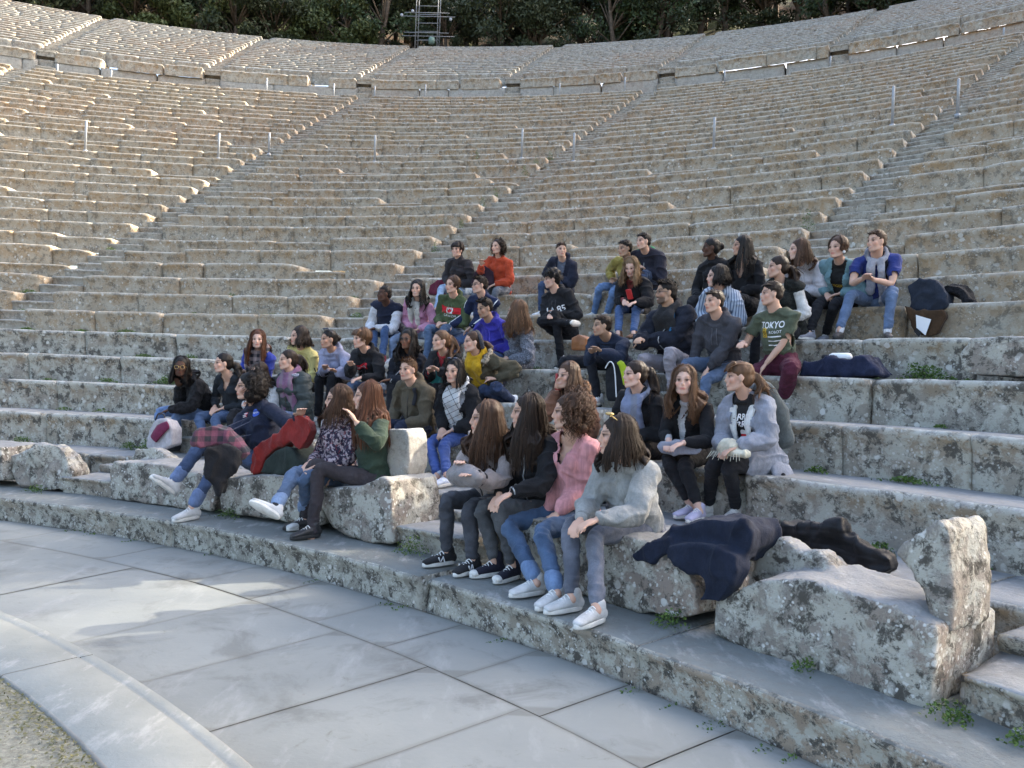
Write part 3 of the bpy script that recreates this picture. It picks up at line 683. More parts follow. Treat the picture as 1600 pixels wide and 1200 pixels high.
# ------------------------------------------------------------------ people: shape helpers
def frame(d, ref=(0, 0, 1)):
    d = unit(d); a = np.cross(ref, d)
    if np.linalg.norm(a) < 1e-3: a = np.cross((1, 0, 0), d)
    a = unit(a); return a, np.cross(d, a), d
def crom(pts, n):
    pts = np.array(pts, float); P = np.vstack([2*pts[0]-pts[1], pts, 2*pts[-1]-pts[-2]]); out = []
    for i in range(len(pts)-1):
        p0, p1, p2, p3 = P[i:i+4]
        for t in np.linspace(0, 1, n, endpoint=False): out.append(.5*((2*p1)+(-p0+p2)*t+(2*p0-5*p1+4*p2-p3)*t*t+(-p0+3*p1-3*p2+p3)*t**3))
    out.append(pts[-1]); return np.array(out)
def tube(mb, pts, ra, rb=None, lat=None, ns=12, n=4, caps=True, m=0):
    """swept ellipse; ra along 'lat' direction, rb across"""
    pts = np.array(pts, float); ra = np.array(ra, float)*np.ones(len(pts)); rb = ra if rb is None else np.array(rb, float)*np.ones(len(pts))
    if n > 1:
        C = crom(pts, n); k = np.linspace(0, len(pts)-1, len(C)); ra = np.interp(k, range(len(pts)), ra); rb = np.interp(k, range(len(pts)), rb)
    else: C = pts
    if caps:
        d0 = unit(C[0]-C[1]); d1 = unit(C[-1]-C[-2]); r0 = min(ra[0], rb[0]); r1 = min(ra[-1], rb[-1])
        C = np.vstack([C[0]+d0*r0*.85, C[0]+d0*r0*.5, C, C[-1]+d1*r1*.5, C[-1]+d1*r1*.85])
        ra = np.concatenate([[ra[0]*.45, ra[0]*.85], ra, [ra[-1]*.85, ra[-1]*.45]]); rb = np.concatenate([[rb[0]*.45, rb[0]*.85], rb, [rb[-1]*.85, rb[-1]*.45]])
    T = np.gradient(C, axis=0); T /= np.linalg.norm(T, axis=1)[:, None]+1e-9
    if lat is None:
        a = unit(np.cross(T[0], (.31, .2, .93))); A = []
        for t in T: a = unit(a-t*np.dot(a, t)); A.append(a)
        A = np.array(A)
    else:
        L = np.array(lat, float)*np.ones((len(C), 3)); A = L-T*(L*T).sum(1)[:, None]; A /= np.linalg.norm(A, axis=1)[:, None]+1e-9
    B = np.cross(T, A); ph = np.linspace(0, 2*math.pi, ns, endpoint=False)
    V = (C[:, None]+A[:, None]*(ra[:, None]*np.cos(ph))[:, :, None]+B[:, None]*(rb[:, None]*np.sin(ph))[:, :, None]).reshape(-1, 3)
    N = len(C); F = [(i*ns+k, i*ns+(k+1) % ns, (i+1)*ns+(k+1) % ns, (i+1)*ns+k) for i in range(N-1) for k in range(ns)]
    F += [tuple(range(ns))[::-1], tuple(range((N-1)*ns, N*ns))]
    mb.add(V, F, m)
_SP = None
def ell(mb, c, axes, r, m=0):
    global _SP
    if _SP is None:
        V = []; F = []; nu, nv = 12, 8
        V.append((0, 0, 1))
        for j in range(1, nv):
            for i in range(nu): a = 2*math.pi*i/nu; b_ = math.pi*j/nv; V.append((math.sin(b_)*math.cos(a), math.sin(b_)*math.sin(a), math.cos(b_)))
        V.append((0, 0, -1)); last = len(V)-1
        for i in range(nu): F.append((0, 1+i, 1+(i+1) % nu))
        for j in range(nv-2):
            for i in range(nu): F.append((1+j*nu+i, 1+(j+1)*nu+i, 1+(j+1)*nu+(i+1) % nu, 1+j*nu+(i+1) % nu))
        for i in range(nu): F.append((last, 1+(nv-2)*nu+(i+1) % nu, 1+(nv-2)*nu+i))
        _SP = (np.array(V), F)
    V = _SP[0]*np.array(r); V = V@np.array(axes)+np.array(c); mb.add(V, _SP[1], m)
def ik(a, b, l1, l2, pole):
    d = b-a; L = np.linalg.norm(d); u = d/max(L, 1e-6); L2 = min(L, (l1+l2)*.995); x = (l1*l1-l2*l2+L2*L2)/(2*L2); h = math.sqrt(max(1e-6, l1*l1-x*x)); p = pole-u*np.dot(pole, u); return a+u*x*(L/L2 if L > L2 else 1)+unit(p)*h
def ray_dist(u, v, c, L, near=True, prefer=None):
    """point on the view ray at distance L from c"""
    d = ray(u, v); oc = CAM-c; b = np.dot(oc, d); q = b*b-(np.dot(oc, oc)-L*L)
    if q < 0: return CAM+d*(-b)
    t1, t2 = -b-math.sqrt(q), -b+math.sqrt(q)
    if prefer is not None: return min((CAM+d*t1, CAM+d*t2), key=lambda p: abs(p[2]-prefer))
    return CAM+d*(t1 if near else t2)
# materials for people
def mat_skin():
    m, n, b = newmat('skin', .62, .22); g = G(n); n.links.new(g.attr('Col', 'Color'), b.inputs['Base Color'])
    b.inputs['Subsurface Weight'].default_value = .08; b.inputs['Subsurface Radius'].default_value = (.01, .004, .002); b.inputs['Subsurface Scale'].default_value = .5; return m
M_SKIN = mat_skin()
def mat_hair():
    m, n, b = newmat('hair', .5, .22); g = G(n); c = g.attr('Col', 'Color'); r = g.attr('Rnd')
    n.links.new(g.mix(g.math('MULTIPLY', g.ramp(r, 0, 1), 1), g.mix(.45, c, (0, 0, 0)), g.mix(.9, (0.02, .014, .01), g.mix(1, c, (1.9, 1.75, 1.6), 'MULTIPLY'))), b.inputs['Base Color'])
    g.bump(g.noise(140, 3, .7, vec=g.mapv((1, 1, .12))), .7, .004, b); return m
M_HAIR = mat_hair()
_mc = {}
def cloth(col, kind='knit'):
    k = (tuple(round(c, 3) for c in col), kind)
    if k in _mc: return _mc[k]
    col = tuple(col); m, n, b = newmat(kind+'_cloth', .88, .2); g = G(n); b.inputs['Sheen Weight'].default_value = .04 if max(col) < .1 else .12
    dk = tuple(x*.72 for x in col); lt = tuple(min(1, x*1.22+.004) for x in col)
    c = g.mix(g.ramp(g.noise(9, 4, .6), .3, .7), dk, lt); h = g.math('ADD', g.noise(170, 3, .7), g.math('MULTIPLY', g.noise(22, 3, .6, dist=1.2), 2.2)); bd = .004
    if kind == 'denim':
        c = g.mix(g.math('MULTIPLY', g.ramp(g.noise(4.5, 3, .6), .45, .65), .55), c, tuple(min(1, x*1.7+.01) for x in col)); c = g.mix(g.math('MULTIPLY', g.ramp(g.noise(260, 2, .6), .4, .6), .35), c, tuple(x*.6 for x in col))
    if kind == 'ribbed': c = g.mix(g.math('MULTIPLY', g.ramp(g.noise(62, 2, .5, vec=g.mapv((1, 1, .08))), .42, .58), .5), c, tuple(x*.62 for x in col))  # groove shade between the ribs is put into the colour as darker stripes
    if kind == 'knit': c = g.mix(g.math('MULTIPLY', g.ramp(g.noise(75, 2, .6, vec=g.mapv((1, 1, .5))), .45, .6), .30), c, tuple(x*.6 for x in col))
    if kind == 'ribbed': h = g.math('ADD', g.noise(40, 2, .5, vec=g.mapv((1, 1, .15))), g.math('MULTIPLY', g.noise(150, 2, .6), .4)); bd = .006
    if kind == 'puffer': h = g.math('ADD', g.ramp(g.noise(11, 2, .5, vec=g.mapv((.25, .25, 1))), .3, .6), g.math('MULTIPLY', g.noise(30, 3, .6), .3)); bd = .02; b.inputs['Roughness'].default_value = .5
    if kind == 'tweed':
        c = g.mix(g.ramp(g.noise(120, 3, .8), .45, .6), tuple(x*.35 for x in col), tuple(min(1, x*1.9) for x in col))
    if kind == 'floral': c = g.mix(g.ramp(g.noise(34, 3, .7), .5, .56), col, (.42, .34, .36)); c = g.mix(g.ramp(g.noise(60, 2, .7), .62, .66), c, (.25, .05, .06))
    if kind == 'plaid':
        x = g.n.nodes.new('ShaderNodeTexWave'); x.inputs['Scale'].default_value = 4.2; x.bands_direction = 'X'; n.links.new(g.c, x.inputs[0])
        y = g.n.nodes.new('ShaderNodeTexWave'); y.inputs['Scale'].default_value = 4.2; y.bands_direction = 'Z'; n.links.new(g.c, y.inputs[0])
        f = g.math('MULTIPLY', g.math('ADD', g.ramp(x.outputs['Fac'], .4, .6), g.ramp(y.outputs['Fac'], .4, .6)), .5); c = g.mix(f, (.03, .028, .035), col)
    if kind == 'soft_check':
        x = g.n.nodes.new('ShaderNodeTexWave'); x.inputs['Scale'].default_value = 3.2; x.bands_direction = 'X'; n.links.new(g.c, x.inputs[0]); c = g.mix(g.math('MULTIPLY', g.ramp(x.outputs['Fac'], .55, .8), .7), c, tuple(v*.35+.12 for v in col))
    if kind == 'windowpane':
        x = g.n.nodes.new('ShaderNodeTexBrick'); x.inputs['Scale'].default_value = 5.5; x.inputs['Mortar Size'].default_value = .012; x.offset = 0; x.inputs['Color1'].default_value = (*col, 1); x.inputs['Color2'].default_value = (*col, 1); x.inputs['Mortar'].default_value = (.02, .02, .025, 1)
        n.links.new(g.mapv((1, 1, 1), (1.57, 0, .5)), x.inputs[0]); c = x.outputs['Color']
    if kind == 'striped':
        x = g.n.nodes.new('ShaderNodeTexWave'); x.inputs['Scale'].default_value = 14; x.bands_direction = 'X'; n.links.new(g.c, x.inputs[0]); c = g.mix(g.ramp(x.outputs['Fac'], .6, .75), col, (.12, .16, .24))
    if kind == 'fur': h = g.noise(60, 4, .8); bd = .02; c = g.mix(g.ramp(g.noise(45, 3, .7), .4, .6), tuple(x*.35 for x in col), tuple(min(1, x*1.4) for x in col))
    if kind == 'leather': b.inputs['Roughness'].default_value = .28; b.inputs['Specular IOR Level'].default_value = .5
    n.links.new(c, b.inputs['Base Color']); g.bump(h, .6, bd, b); _mc[k] = m; return m
M_SOLE = mat_plain('rubber_sole', (.62, .61, .57), .6, .3, 30, .1)
M_DSOLE = mat_plain('dark_sole', (.03, .03, .03), .6, .3)
M_GLASSF = mat_plain('glasses_frame', (.04, .035, .03), .3, .5)
M_GOLD = mat_plain('gold_frame', (.6, .42, .16), .3, .5, metal=.8)
M_WHITEP = mat_plain('white_print', (.72, .72, .72), .7, .2)
M_BLACKP = mat_plain('black_print', (.02, .02, .022), .7, .2)
M_REDP = mat_plain('red_print', (.5, .02, .03), .7, .2)
M_GREENP = mat_plain('green_print', (.03, .25, .06), .7, .2)
M_YELP = mat_plain('yellow_print', (.55, .36, .04), .7, .2)
M_BLUEP = mat_plain('blue_print', (.05, .10, .42), .7, .2)
SKINS = {'pale': (.62, .40, .31), 'fair': (.56, .35, .26), 'tan': (.44, .26, .18), 'olive': (.40, .25, .17), 'brown': (.19, .095, .058), 'dark': (.085, .042, .027)}
HAIRC = {'black': (.010, .008, .007), 'dark': (.022, .014, .010), 'brown': (.055, .030, .018), 'auburn': (.085, .035, .018), 'chestnut': (.10, .055, .03), 'blonde': (.26, .17, .085), 'light': (.17, .11, .06)}
DEN = (.075, .115, .19)
def fdir(a, up=0):
    a = R(a); return np.array([-math.sin(a)*math.cos(up), -math.cos(a)*math.cos(up), math.sin(up)])
PEOPLE_BOX = []
def segdist(P, a, b):
    ab = b-a; t = np.clip(((P-a)@ab)/max(1e-9, ab@ab), 0, 1); C = a+t[:, None]*ab; d = P-C; return C, np.linalg.norm(d, axis=1), d
def person(label, row, head, hip=None, look=60, pitch=0, tilt=0, body=None, RK=None, LK=None, RF=None, LF=None, RH=None, LH=None, skin='fair', hair='long', hcol='dark', hlen=.38, hopt=(),
           top=('sweater', (.3, .3, .3), 'knit'), under=None, legs=('denim', DEN), shoes=((.6, .6, .6), 'w'), extra=(), s=1.0, female=True, vox=.0085, hs=.985, lean=None, smile=0, seatz=None, seatr=None, group='students seated on the stone rows', elbow=.55):
    rs = np.random.RandomState(abs(hash(label)) % 1000 if False else sum(map(ord, label)) % 9973)
    hu, hv = head
    if row == 0: r, z, ztr, rtr = R5+.26, BZ, ZS, RS+.1
    else: r, z, ztr, rtr = rr(row)+.22, rz(row), (rz(row-1) if row > 1 else ZS), rr(row-1)+.1
    if seatz is not None: z = seatz
    if seatr is not None: r += seatr
    th = th_at_u(hip if hip is not None else hu+6, r, z+.1)
    if body is None: body = math.degrees(th)+4
    Fb = fdir(body); LT = np.array([-Fb[1], Fb[0], 0.]); Z = np.array([0, 0, 1.])
    P = az(th, r, z+.095*s)
    dr_ = ray(hu, hv); dep = np.dot(P-CAM, dr_)
    oc = CAM-P; b_ = np.dot(oc, dr_); dm2 = oc@oc-b_*b_; s = s*float(np.clip(math.sqrt(dm2+.13**2)/(.69*s), .87, 1.03)); P = az(th, r, z+.095*s); Lt = .69*s
    oc = CAM-P; b_ = np.dot(oc, dr_); q = b_*b_-(oc@oc-Lt*Lt)
    if lean is not None: t = dep-lean; 
    elif q < 0: t = -b_
    else: t = -b_-min(math.sqrt(q), .30)
    Hc = CAM+dr_*t
    dist = np.linalg.norm(Hc-P)
    print('PERSON %-46s hiphead %.2f  px/m %.0f depth %.2f' % (label[:46], dist/s, FPX/t, t))
    look = look+math.degrees(math.atan((hu-800)/FPX)); f = fdir(look, R(pitch)); lt = unit(np.cross(Z, f)); up = np.cross(f, lt)
    if tilt: q_ = Matrix.Rotation(R(tilt), 3, Vector(f)); lt = np.array(q_@Vector(lt)); up = np.array(q_@Vector(up))
    hS = s*hs
    A3 = np.array([lt, f, up])
    hb = Hc-up*.075*hS-f*.015                 # skull base
    sp = unit(Hc-P); N = Hc-sp*.140*s-Z*.012-Fb*.035; N = N*.8+(P+sp*(dist-.2*s))*.2
    LTs = unit(LT-sp*np.dot(LT, sp)); Ff = np.cross(LTs, sp); Ff = -Ff if Ff@Fb < 0 else Ff
    sw = (.155 if female else .18)*s
    Cst = N-sp*.13*s+Ff*.0
    SL = {+1: N+LTs*sw-sp*.055*s, -1: N-LTs*sw-sp*.055*s}
    HJ = {+1: P+LT*.085*s, -1: P-LT*.085*s}
    KN = {}; AN = {}; HD = {}; EL = {}
    for sd, kp, fp, hp in ((+1, LK, LF, LH), (-1, RK, RF, RH)):
        K = ray_dist(kp[0], kp[1]+.045*FPX/dep*.5, HJ[sd], .43*s) if kp else HJ[sd]+unit(Fb*1.0+LT*sd*.10+Z*.07)*.43*s
        if fp is not None:
            if len(fp) == 3: A = ray_dist(fp[0], fp[1], K, .41*s, near=(fp[2] > 0))
            else: A = onz(fp[0], fp[1], ztr+.085) if ray(*fp[:2])[2] < -.005 else ray_dist(fp[0], fp[1], K, .41*s, prefer=ztr+.085); 
            d = np.linalg.norm(A-K)
            if d > .46*s or d < .33*s:
                A2 = ray_dist(fp[0], fp[1], K, .41*s, prefer=ztr+.085); A = A2
        else:
            A = K-Z*.38*s+Fb*(.04+.03*sd); A[2] = max(A[2], ztr+.085)
            if A[2] > ztr+.2: A = K+unit((A-K)*[1, 1, 0]*.5-Z)*.41*s
            ra_ = math.hypot(A[0], A[1])
            A[2] = ztr+.085 if abs(A[2]-ztr) < .2 else A[2]
        KN[sd], AN[sd] = K, A
    for sd, hp in ((+1, LH), (-1, RH)):
        if hp: Hn = ray_dist(hp[0], hp[1], SL[sd], (.47 if row == 0 else .43)*s if len(hp) < 3 else hp[2]*s)
        else: Hn = (KN[+1]+KN[-1])*.36+P*.28+Z*.085+LT*sd*.04; 
        d = np.linalg.norm(Hn-SL[sd]); 
        if d > .53*s: Hn = SL[sd]+(Hn-SL[sd])*(.53*s/d)
        pole = LT*sd*elbow-Z*.75-Fb*.35
        EL[sd] = ik(SL[sd], Hn, .275*s, .26*s, pole); HD[sd] = Hn
    W = {sd: HD[sd]-unit(HD[sd]-EL[sd])*.035 for sd in (1, -1)}
    root = None
    # ---------------- body
    mb = MB()
    fem = female
    def torso(m_, g=0, low=0, wst=None):
        w0 = (.15 if fem else .15)*s+g; w1 = (.118 if fem else .14)*s+g+(wst or 0); w2 = (.135 if fem else .155)*s+g; w3 = sw*.86+g
        tube(m_, [P-sp*low, P+sp*.10*s, P+sp*.22*s+Ff*.01, Cst-sp*.04*s+Ff*.012, N-sp*.05*s], [w0, w0*.97, w1, w2, w3*.86], [.105*s+g, .105*s+g, .092*s+g+(wst or 0)*.6, .108*s+g, .062*s+g], lat=LTs, ns=20, n=3)
        if fem: [ell(m_, Cst+LTs*k*.062*s+Ff*(.075*s+g*.9)-sp*.015, np.array([LTs, Ff, sp]), (.06*s+max(0, g)*.6, .045*s+g*.8, .06*s+max(0, g)*.6)) for k in (1, -1)]
        tube(m_, [SL[-1]+sp*.003, N-sp*.022*s-LTs*.06, N-sp*.012*s, N-sp*.022*s+LTs*.06, SL[1]+sp*.003], np.array([.047, .050, .055, .050, .047])*s+g*.8, ns=12, n=3)
    torso(mb, -.012)
    for sd in (1, -1):
        tube(mb, [SL[sd], (SL[sd]+EL[sd])/2, EL[sd], (EL[sd]*.6+W[sd]*.4), W[sd]], np.array([.040 if top[0] != 'tee' else .044, .036 if top[0] != 'tee' else .041, .033, .033, .024])*s, ns=10, n=2)
        tube(mb, [HJ[sd], (HJ[sd]+KN[sd])/2, KN[sd], KN[sd]*.62+AN[sd]*.38-unit(np.cross(LT, KN[sd]-AN[sd]))*0, AN[sd]], np.array([.078, .062, .045, .043, .031])*s, ns=10, n=2)
        # hand
        hd = unit(unit(HD[sd]-EL[sd])*.75+(Fb*.25-Z*.25 if HD[sd][2] < N[2]-.25 else sp*.3)); hn = unit(np.cross(hd, LT)) ; 
        cu = -Z if True else Z
        ax = unit(np.cross(hd, Z)); pn = np.cross(ax, hd)     # ax across the palm, pn palm normal (up)
        pc = W[sd]+hd*.055*s
        ell(mb, pc, np.array([ax, hd, pn]), (.036*s, .047*s, .016*s))
        for k in range(4):
            b0 = W[sd]+hd*.09*s+ax*(k-1.5)*.018*s; ln = (.062, .070, .066, .050)[k]*s; spd = ax*(k-1.5)*.10
            d1 = unit(hd+spd-pn*.22); d2 = unit(hd+spd*.6-pn*(.75+.12*k)); p1 = b0+d1*ln*.5
            tube(mb, [b0-hd*.02, b0, p1, p1+d2*ln*.5], [.009*s, .0088*s, .008*s, .0068*s], ns=6, n=1)
        ti = unit(np.cross(Z, Fb))*0+ax*(1 if np.dot(ax, LT*sd) < 0 else -1)
        b0 = W[sd]+hd*.03*s+ti*.028*s; tube(mb, [b0, b0+unit(hd*.7+ti*.7-pn*.2)*.035*s, b0+unit(hd*.95+ti*.35-pn*.4)*.062*s], [.012*s, .010*s, .008*s], ns=6, n=1)
        # foot core
        fd = unit((AN[sd]-KN[sd])*0+Fb+ (0 if True else 0)); 
        sh_ = unit(AN[sd]-KN[sd]); tube(mb, [AN[sd]-sh_*.02, AN[sd]+sh_*.025], [.031*s, .028*s], ns=8, n=1)
    for k in (1, -1): tube(mb, [N+sp*.03+LTs*k*.02-Ff*.01, N-sp*.02+LTs*k*.065-sp*.015], [.036*s, .030*s], ns=10, n=1)
    tube(mb, [N-sp*.02, (N+hb)/2+f*.004, hb+up*.02], [.058*s, (.050 if fem else .058)*s, (.052 if fem else .058)*s], ns=12, n=3)
    h = hS
    def H(x, y, z_): return Hc+lt*x*h+f*y*h+up*z_*h
    ell(mb, H(0, -.012, .030), A3, (.074*h, .094*h, .084*h))
    ell(mb, H(0, .018, -.042), A3, ((.058 if fem else .061)*h, .066*h, .062*h)); ell(mb, H(0, .060, -.088), A3, (.026*h, .024*h, .020*h))
    tube(mb, [H(.052, -.01, -.05), H(.040, .03, -.078), H(0, .068, -.092), H(-.040, .03, -.078), H(-.052, -.01, -.05)], np.array([.016, .018, .018, .018, .016])*h, ns=8, n=2)
    for k in (1, -1):
        ell(mb, H(.038*k, .056, -.022), A3, (.024*h, .022*h, .024*h)); ell(mb, H(.074*k, -.004, -.008), A3, (.010*h, .018*h, .030*h)); ell(mb, H(.031*k, .070, .002), A3, (.013*h, .011*h, .010*h))
    ell(mb, H(0, .074, .022), A3, (.050*h, .013*h, .011*h))
    tube(mb, [H(0, .080, .016), H(0, .089, -.006), H(0, .0965, -.026)], np.array([.008, .0085, .011])*h, ns=8, n=2); ell(mb, H(0, .088, -.031), A3, (.0165*h, .014*h, .008*h))
    ell(mb, H(0, .078, -.056), A3, (.024*h, .014*h, .0075*h)); ell(mb, H(0, .077, -.066), A3, (.020*h, .013*h, .007*h))
    V, F = mb.arr(); V, F, Nn = remesh(V, F, vox if vox < .008 else vox, 2, .45)
    L = (V-Hc)@A3.T/h
    base = np.array(SKINS[skin]); Cc = np.tile(base, (len(V), 1))*(1+.10*fnoise(V, 14, 2)[:, None])
    x, y, zz = L[:, 0], L[:, 1], L[:, 2]; inh = (np.abs(x) < .09) & (y > .03) & (np.abs(zz) < .13)
    def paint(w, c): 
        nonlocal Cc
        w = np.clip(w, 0, 1)[:, None]; Cc = Cc*(1-w)+np.array(c)*w
    dk = skin in ('dark', 'brown')
    blush = np.exp(-((np.abs(x)-.042)/.02)**2-((zz+.025)/.02)**2)*inh; paint(blush*.45, base*np.array([1.08, .68, .62]))
    sock = np.exp(-((np.abs(x)-.030)/.022)**2-((zz-.010)/.016)**2)*inh; paint(sock*.22, base*np.array([.70, .58, .54])); fold = np.exp(-((np.abs(x)-.030+.35*(zz+.045))/.005)**2-((zz+.045)/.02)**2)*inh; paint(fold*(.35 if smile else .12), base*.6)
    lips = np.exp(-(x/.022)**4-((zz+.061)/.009)**4)*inh*(y > .06); paint(lips*.9, base*np.array([.78, .33, .34]) if not dk else base*np.array([1.2, .7, .7]))
    if smile: t_ = np.exp(-(x/.018)**4-((zz+.060)/.005)**4)*inh*(y > .065); paint(t_*.9, (.62, .58, .52))
    eye = np.exp(-((np.abs(x)-.031)/.016)**4-((zz-.004)/.009)**4)*inh; paint(eye*.7, (.16, .12, .10) if dk else (.20, .15, .13))
    pup = np.exp(-((np.abs(x)-.031)/.0085)**4-((zz-.004)/.0085)**4)*inh; paint(pup*1.0, (.02, .014, .010))
    lash = np.exp(-((np.abs(x)-.032)/.018)**4-((zz-.013)/.005)**2)*inh; paint(lash*.9, (.03, .02, .016))
    brow = np.exp(-((np.abs(x)-.034)/.020)**4-((zz-.030-.10*(np.abs(x)-.03))/(.0065 if not fem else .0055))**2)*inh; paint(brow*(1.0 if not fem else .85), np.array(HAIRC[hcol])*1.2+.003)
    nos = np.exp(-((np.abs(x)-.008)/.004)**2-((zz+.040)/.004)**2)*inh*(y > .09); paint(nos*.5, base*.35)
    if 'beard' in extra:
        bz = np.clip((-.035-zz)/.015, 0, 1)*inh*(1-lips)+np.exp(-(x/.026)**4-((zz+.046)/.006)**2)*inh; paint(bz*.75, np.array(HAIRC[hcol])*1.5+.01)
    if 'stubble' in extra: paint(np.clip((-.04-zz)/.02, 0, 1)*inh*.3, base*.5)
    root = mkobj('person', V, F, M_SKIN, attrs={'Col': Cc}, loc=P-[0, 0, .095*s]); tag(root, label, 'person', group)
    # ---------------- garments
    Tc = lambda V_: ((V_-P)@LTs, (V_-P)@Ff, (V_-P)@sp)
    dN = dist-.2*s
    JT = [(EL[k], unit(W[k]-SL[k]), .09) for k in (1, -1)]+[(KN[k], unit(AN[k]-HJ[k]), .10) for k in (1, -1)]+[(HJ[k]+Fb*.03, unit(KN[k]-P), .12) for k in (1, -1)]+[(P+sp*.13, sp, .13)]+[(AN[k]*.85+KN[k]*.15, unit(AN[k]-KN[k]), .07) for k in (1, -1)]
    def wrinkle(V_, N_, a=.006, sc=9):
        for c_, ax_, r_ in JT:
            d_ = V_-c_; q_ = np.linalg.norm(d_, axis=1); m_ = q_ < r_*2.2
            if m_.any(): al = d_[m_]@ax_+fnoise(V_[m_], 11, 2, 5)*.022; V_ = V_.copy(); V_[m_] += N_[m_]*((np.abs(np.sin(al*math.pi/.042))**.7-.6)*.0085*s*np.exp(-(q_[m_]/r_)**2))[:, None]
        w = fnoise(V_, sc, 3, 3)*a*.55+(1-np.abs(fnoise(V_*np.array([1, 1, 1.7])+nvec(V_, 5, 2)*.05, sc*.8, 2, 7)))**4*a*1.1-.45*a
        return V_+N_*w[:, None]
    gv = max(vox, .009)
    def upper_g(kind, col, fab, g=.012, sleeves=1.0, low=.02, open_=0, vneck=0, hood=False, coat=0, name=None, collar=0, scoop=0):
        m_ = MB(); torso(m_, g, low, .025*s if kind in ('sweater', 'hoodie', 'jacket', 'puffer', 'coat') else .008)
        if coat:     # skirt of the coat over hips and thighs
            for sd in (1, -1): tube(m_, [HJ[sd]-Fb*.02, HJ[sd]*(1-coat)+KN[sd]*coat], [.115*s, .098*s], ns=12, n=1)
            tube(m_, [P-Fb*.03, P+Fb*.02-Z*.01], [.17*s, .16*s], [.12*s, .11*s], lat=LTs, ns=14, n=1)
        ag = g+{'sweater': .012, 'hoodie': .010, 'jacket': .010, 'puffer': .018, 'coat': .010}.get(kind, 0)
        for sd in (1, -1):
            if sleeves >= 1:
                tube(m_, [SL[sd], (SL[sd]+EL[sd])/2, EL[sd], (EL[sd]*.5+W[sd]*.5), W[sd]-unit(W[sd]-EL[sd])*.02], np.array([.048, .044, .039, .039, .031])*s+ag*np.array([.7, .85, .85, .85, .5]), ns=12, n=3)
                if kind in ('sweater',): ell(m_, EL[sd]*.30+W[sd]*.70, frame(W[sd]-EL[sd]), (.056*s, .056*s, .07*s))
            elif sleeves > 0: tube(m_, [SL[sd], SL[sd]*(1-sleeves)+EL[sd]*sleeves], [.050*s+ag*.7, .052*s+ag], ns=12, n=2)
        if hood:
            for a in np.linspace(-2.0, 2.0, 13):
                q = N+sp*(.012+.034*math.cos(a))+(-Ff*math.cos(a)+LTs*math.sin(a))*.090*s+Ff*.0; ell(m_, q, np.array([LTs, Ff, sp]), (.034*s, .034*s, .044*s))
            ell(m_, N-Ff*.10*s-sp*.05*s, np.array([LTs, Ff, sp]), (.085*s, .045*s, .075*s))
        if not vneck and kind not in ('coat',): tube(m_, [N+Ff*.068*math.cos(a)*s+LTs*.066*math.sin(a)*s+sp*(.012-.016*math.cos(a)) for a in np.linspace(0, 6.283, 15)], [.013*s+g*.25]*15, ns=8, n=1, caps=False)
        if collar: tube(m_, [N-sp*.03, N+sp*collar*s], [.075*s, .070*s], ns=14, n=1)
        V_, F_ = m_.arr(); V_, F_, N_ = remesh(V_, F_, gv, 3, .5)
        if kind == 'puffer':
            q = (V_-P)@sp; V_ = V_+N_*(np.abs(np.sin(q*math.pi/.075))**.5*.010-.004)[:, None]
        V_ = wrinkle(V_, N_, .008 if kind in ('shirt',) else .015, 7)
        lx, ly, lz = Tc(V_); kill = np.zeros(len(V_), bool)
        if vneck: kill |= (ly > -.02) & (lz > dN-.03-vneck*1.1+np.abs(lx)*2.0) & (np.abs(lx) < .08) & (lz < dN+.12)
        if scoop > 1: kill |= (ly > -.2) & (np.hypot(lx, (ly-.012)*.95) < .064+.006*scoop) & (lz > dN-.05)
        if open_: kill |= (ly > .0) & (np.abs(lx-.01) < (open_*(.35+.65*np.clip(lz/dN, 0, 1.2)))) & (lz < dN+.1) & (lz > -.12)
        if sleeves < 1 and sleeves > 0:
            for sd in (1, -1): t_ = (V_-SL[sd])@unit(EL[sd]-SL[sd]); C_, dd, _ = segdist(V_, SL[sd], EL[sd]); kill |= (t_ > sleeves*.275*s) & (dd < .09) & (t_ < .35) & (np.abs(lx) > .13)
        Fa = np.array(F_) if isinstance(F_, list) else F_
        if kill.any(): Fa = Fa[~kill[Fa].any(1)]
        nm = name or {'shirt': 'shirt', 'tee': 'shirt', 'sweater': 'sweater', 'hoodie': 'hoodie', 'jacket': 'jacket', 'puffer': 'jacket', 'coat': 'coat', 'gilet': 'gilet'}[kind]
        o = mkobj(nm, V_, Fa, cloth(col, fab), root)
        if kill.any(): so_ = o.modifiers.new('thick', 'SOLIDIFY'); so_.thickness = .006; so_.offset = -1
        return o, V_, Fa
    garments = []
    if under: garments.append(upper_g(*under[:3], **(dict(g=.007, low=0, scoop=1) | (under[3] if len(under) > 3 else {}))))
    kw = top[3] if len(top) > 3 else {}
    dflt = dict(sweater=dict(g=.016, scoop=1), shirt=dict(g=.008, scoop=1), tee=dict(g=.010, sleeves=.62, scoop=1), hoodie=dict(g=.016, hood=True, scoop=1), jacket=dict(g=.022, scoop=1), puffer=dict(g=.03, scoop=1), coat=dict(g=.024, coat=.45, scoop=1), gilet=dict(g=.036, sleeves=0, open_=0, scoop=1))[top[0]]
    garments.append(upper_g(*top[:3], **(dflt | kw)))
    # trousers
    mt = MB(); lk, lc = legs[0], legs[1]; cut = legs[2] if len(legs) > 2 else .93; lg = .009 if lk != 'loose' else .02
    tube(mt, [P-Z*.02, P+sp*.08], [.152*s+lg, .14*s+lg], [.11*s+lg, .105*s+lg], lat=LTs, ns=16, n=2)
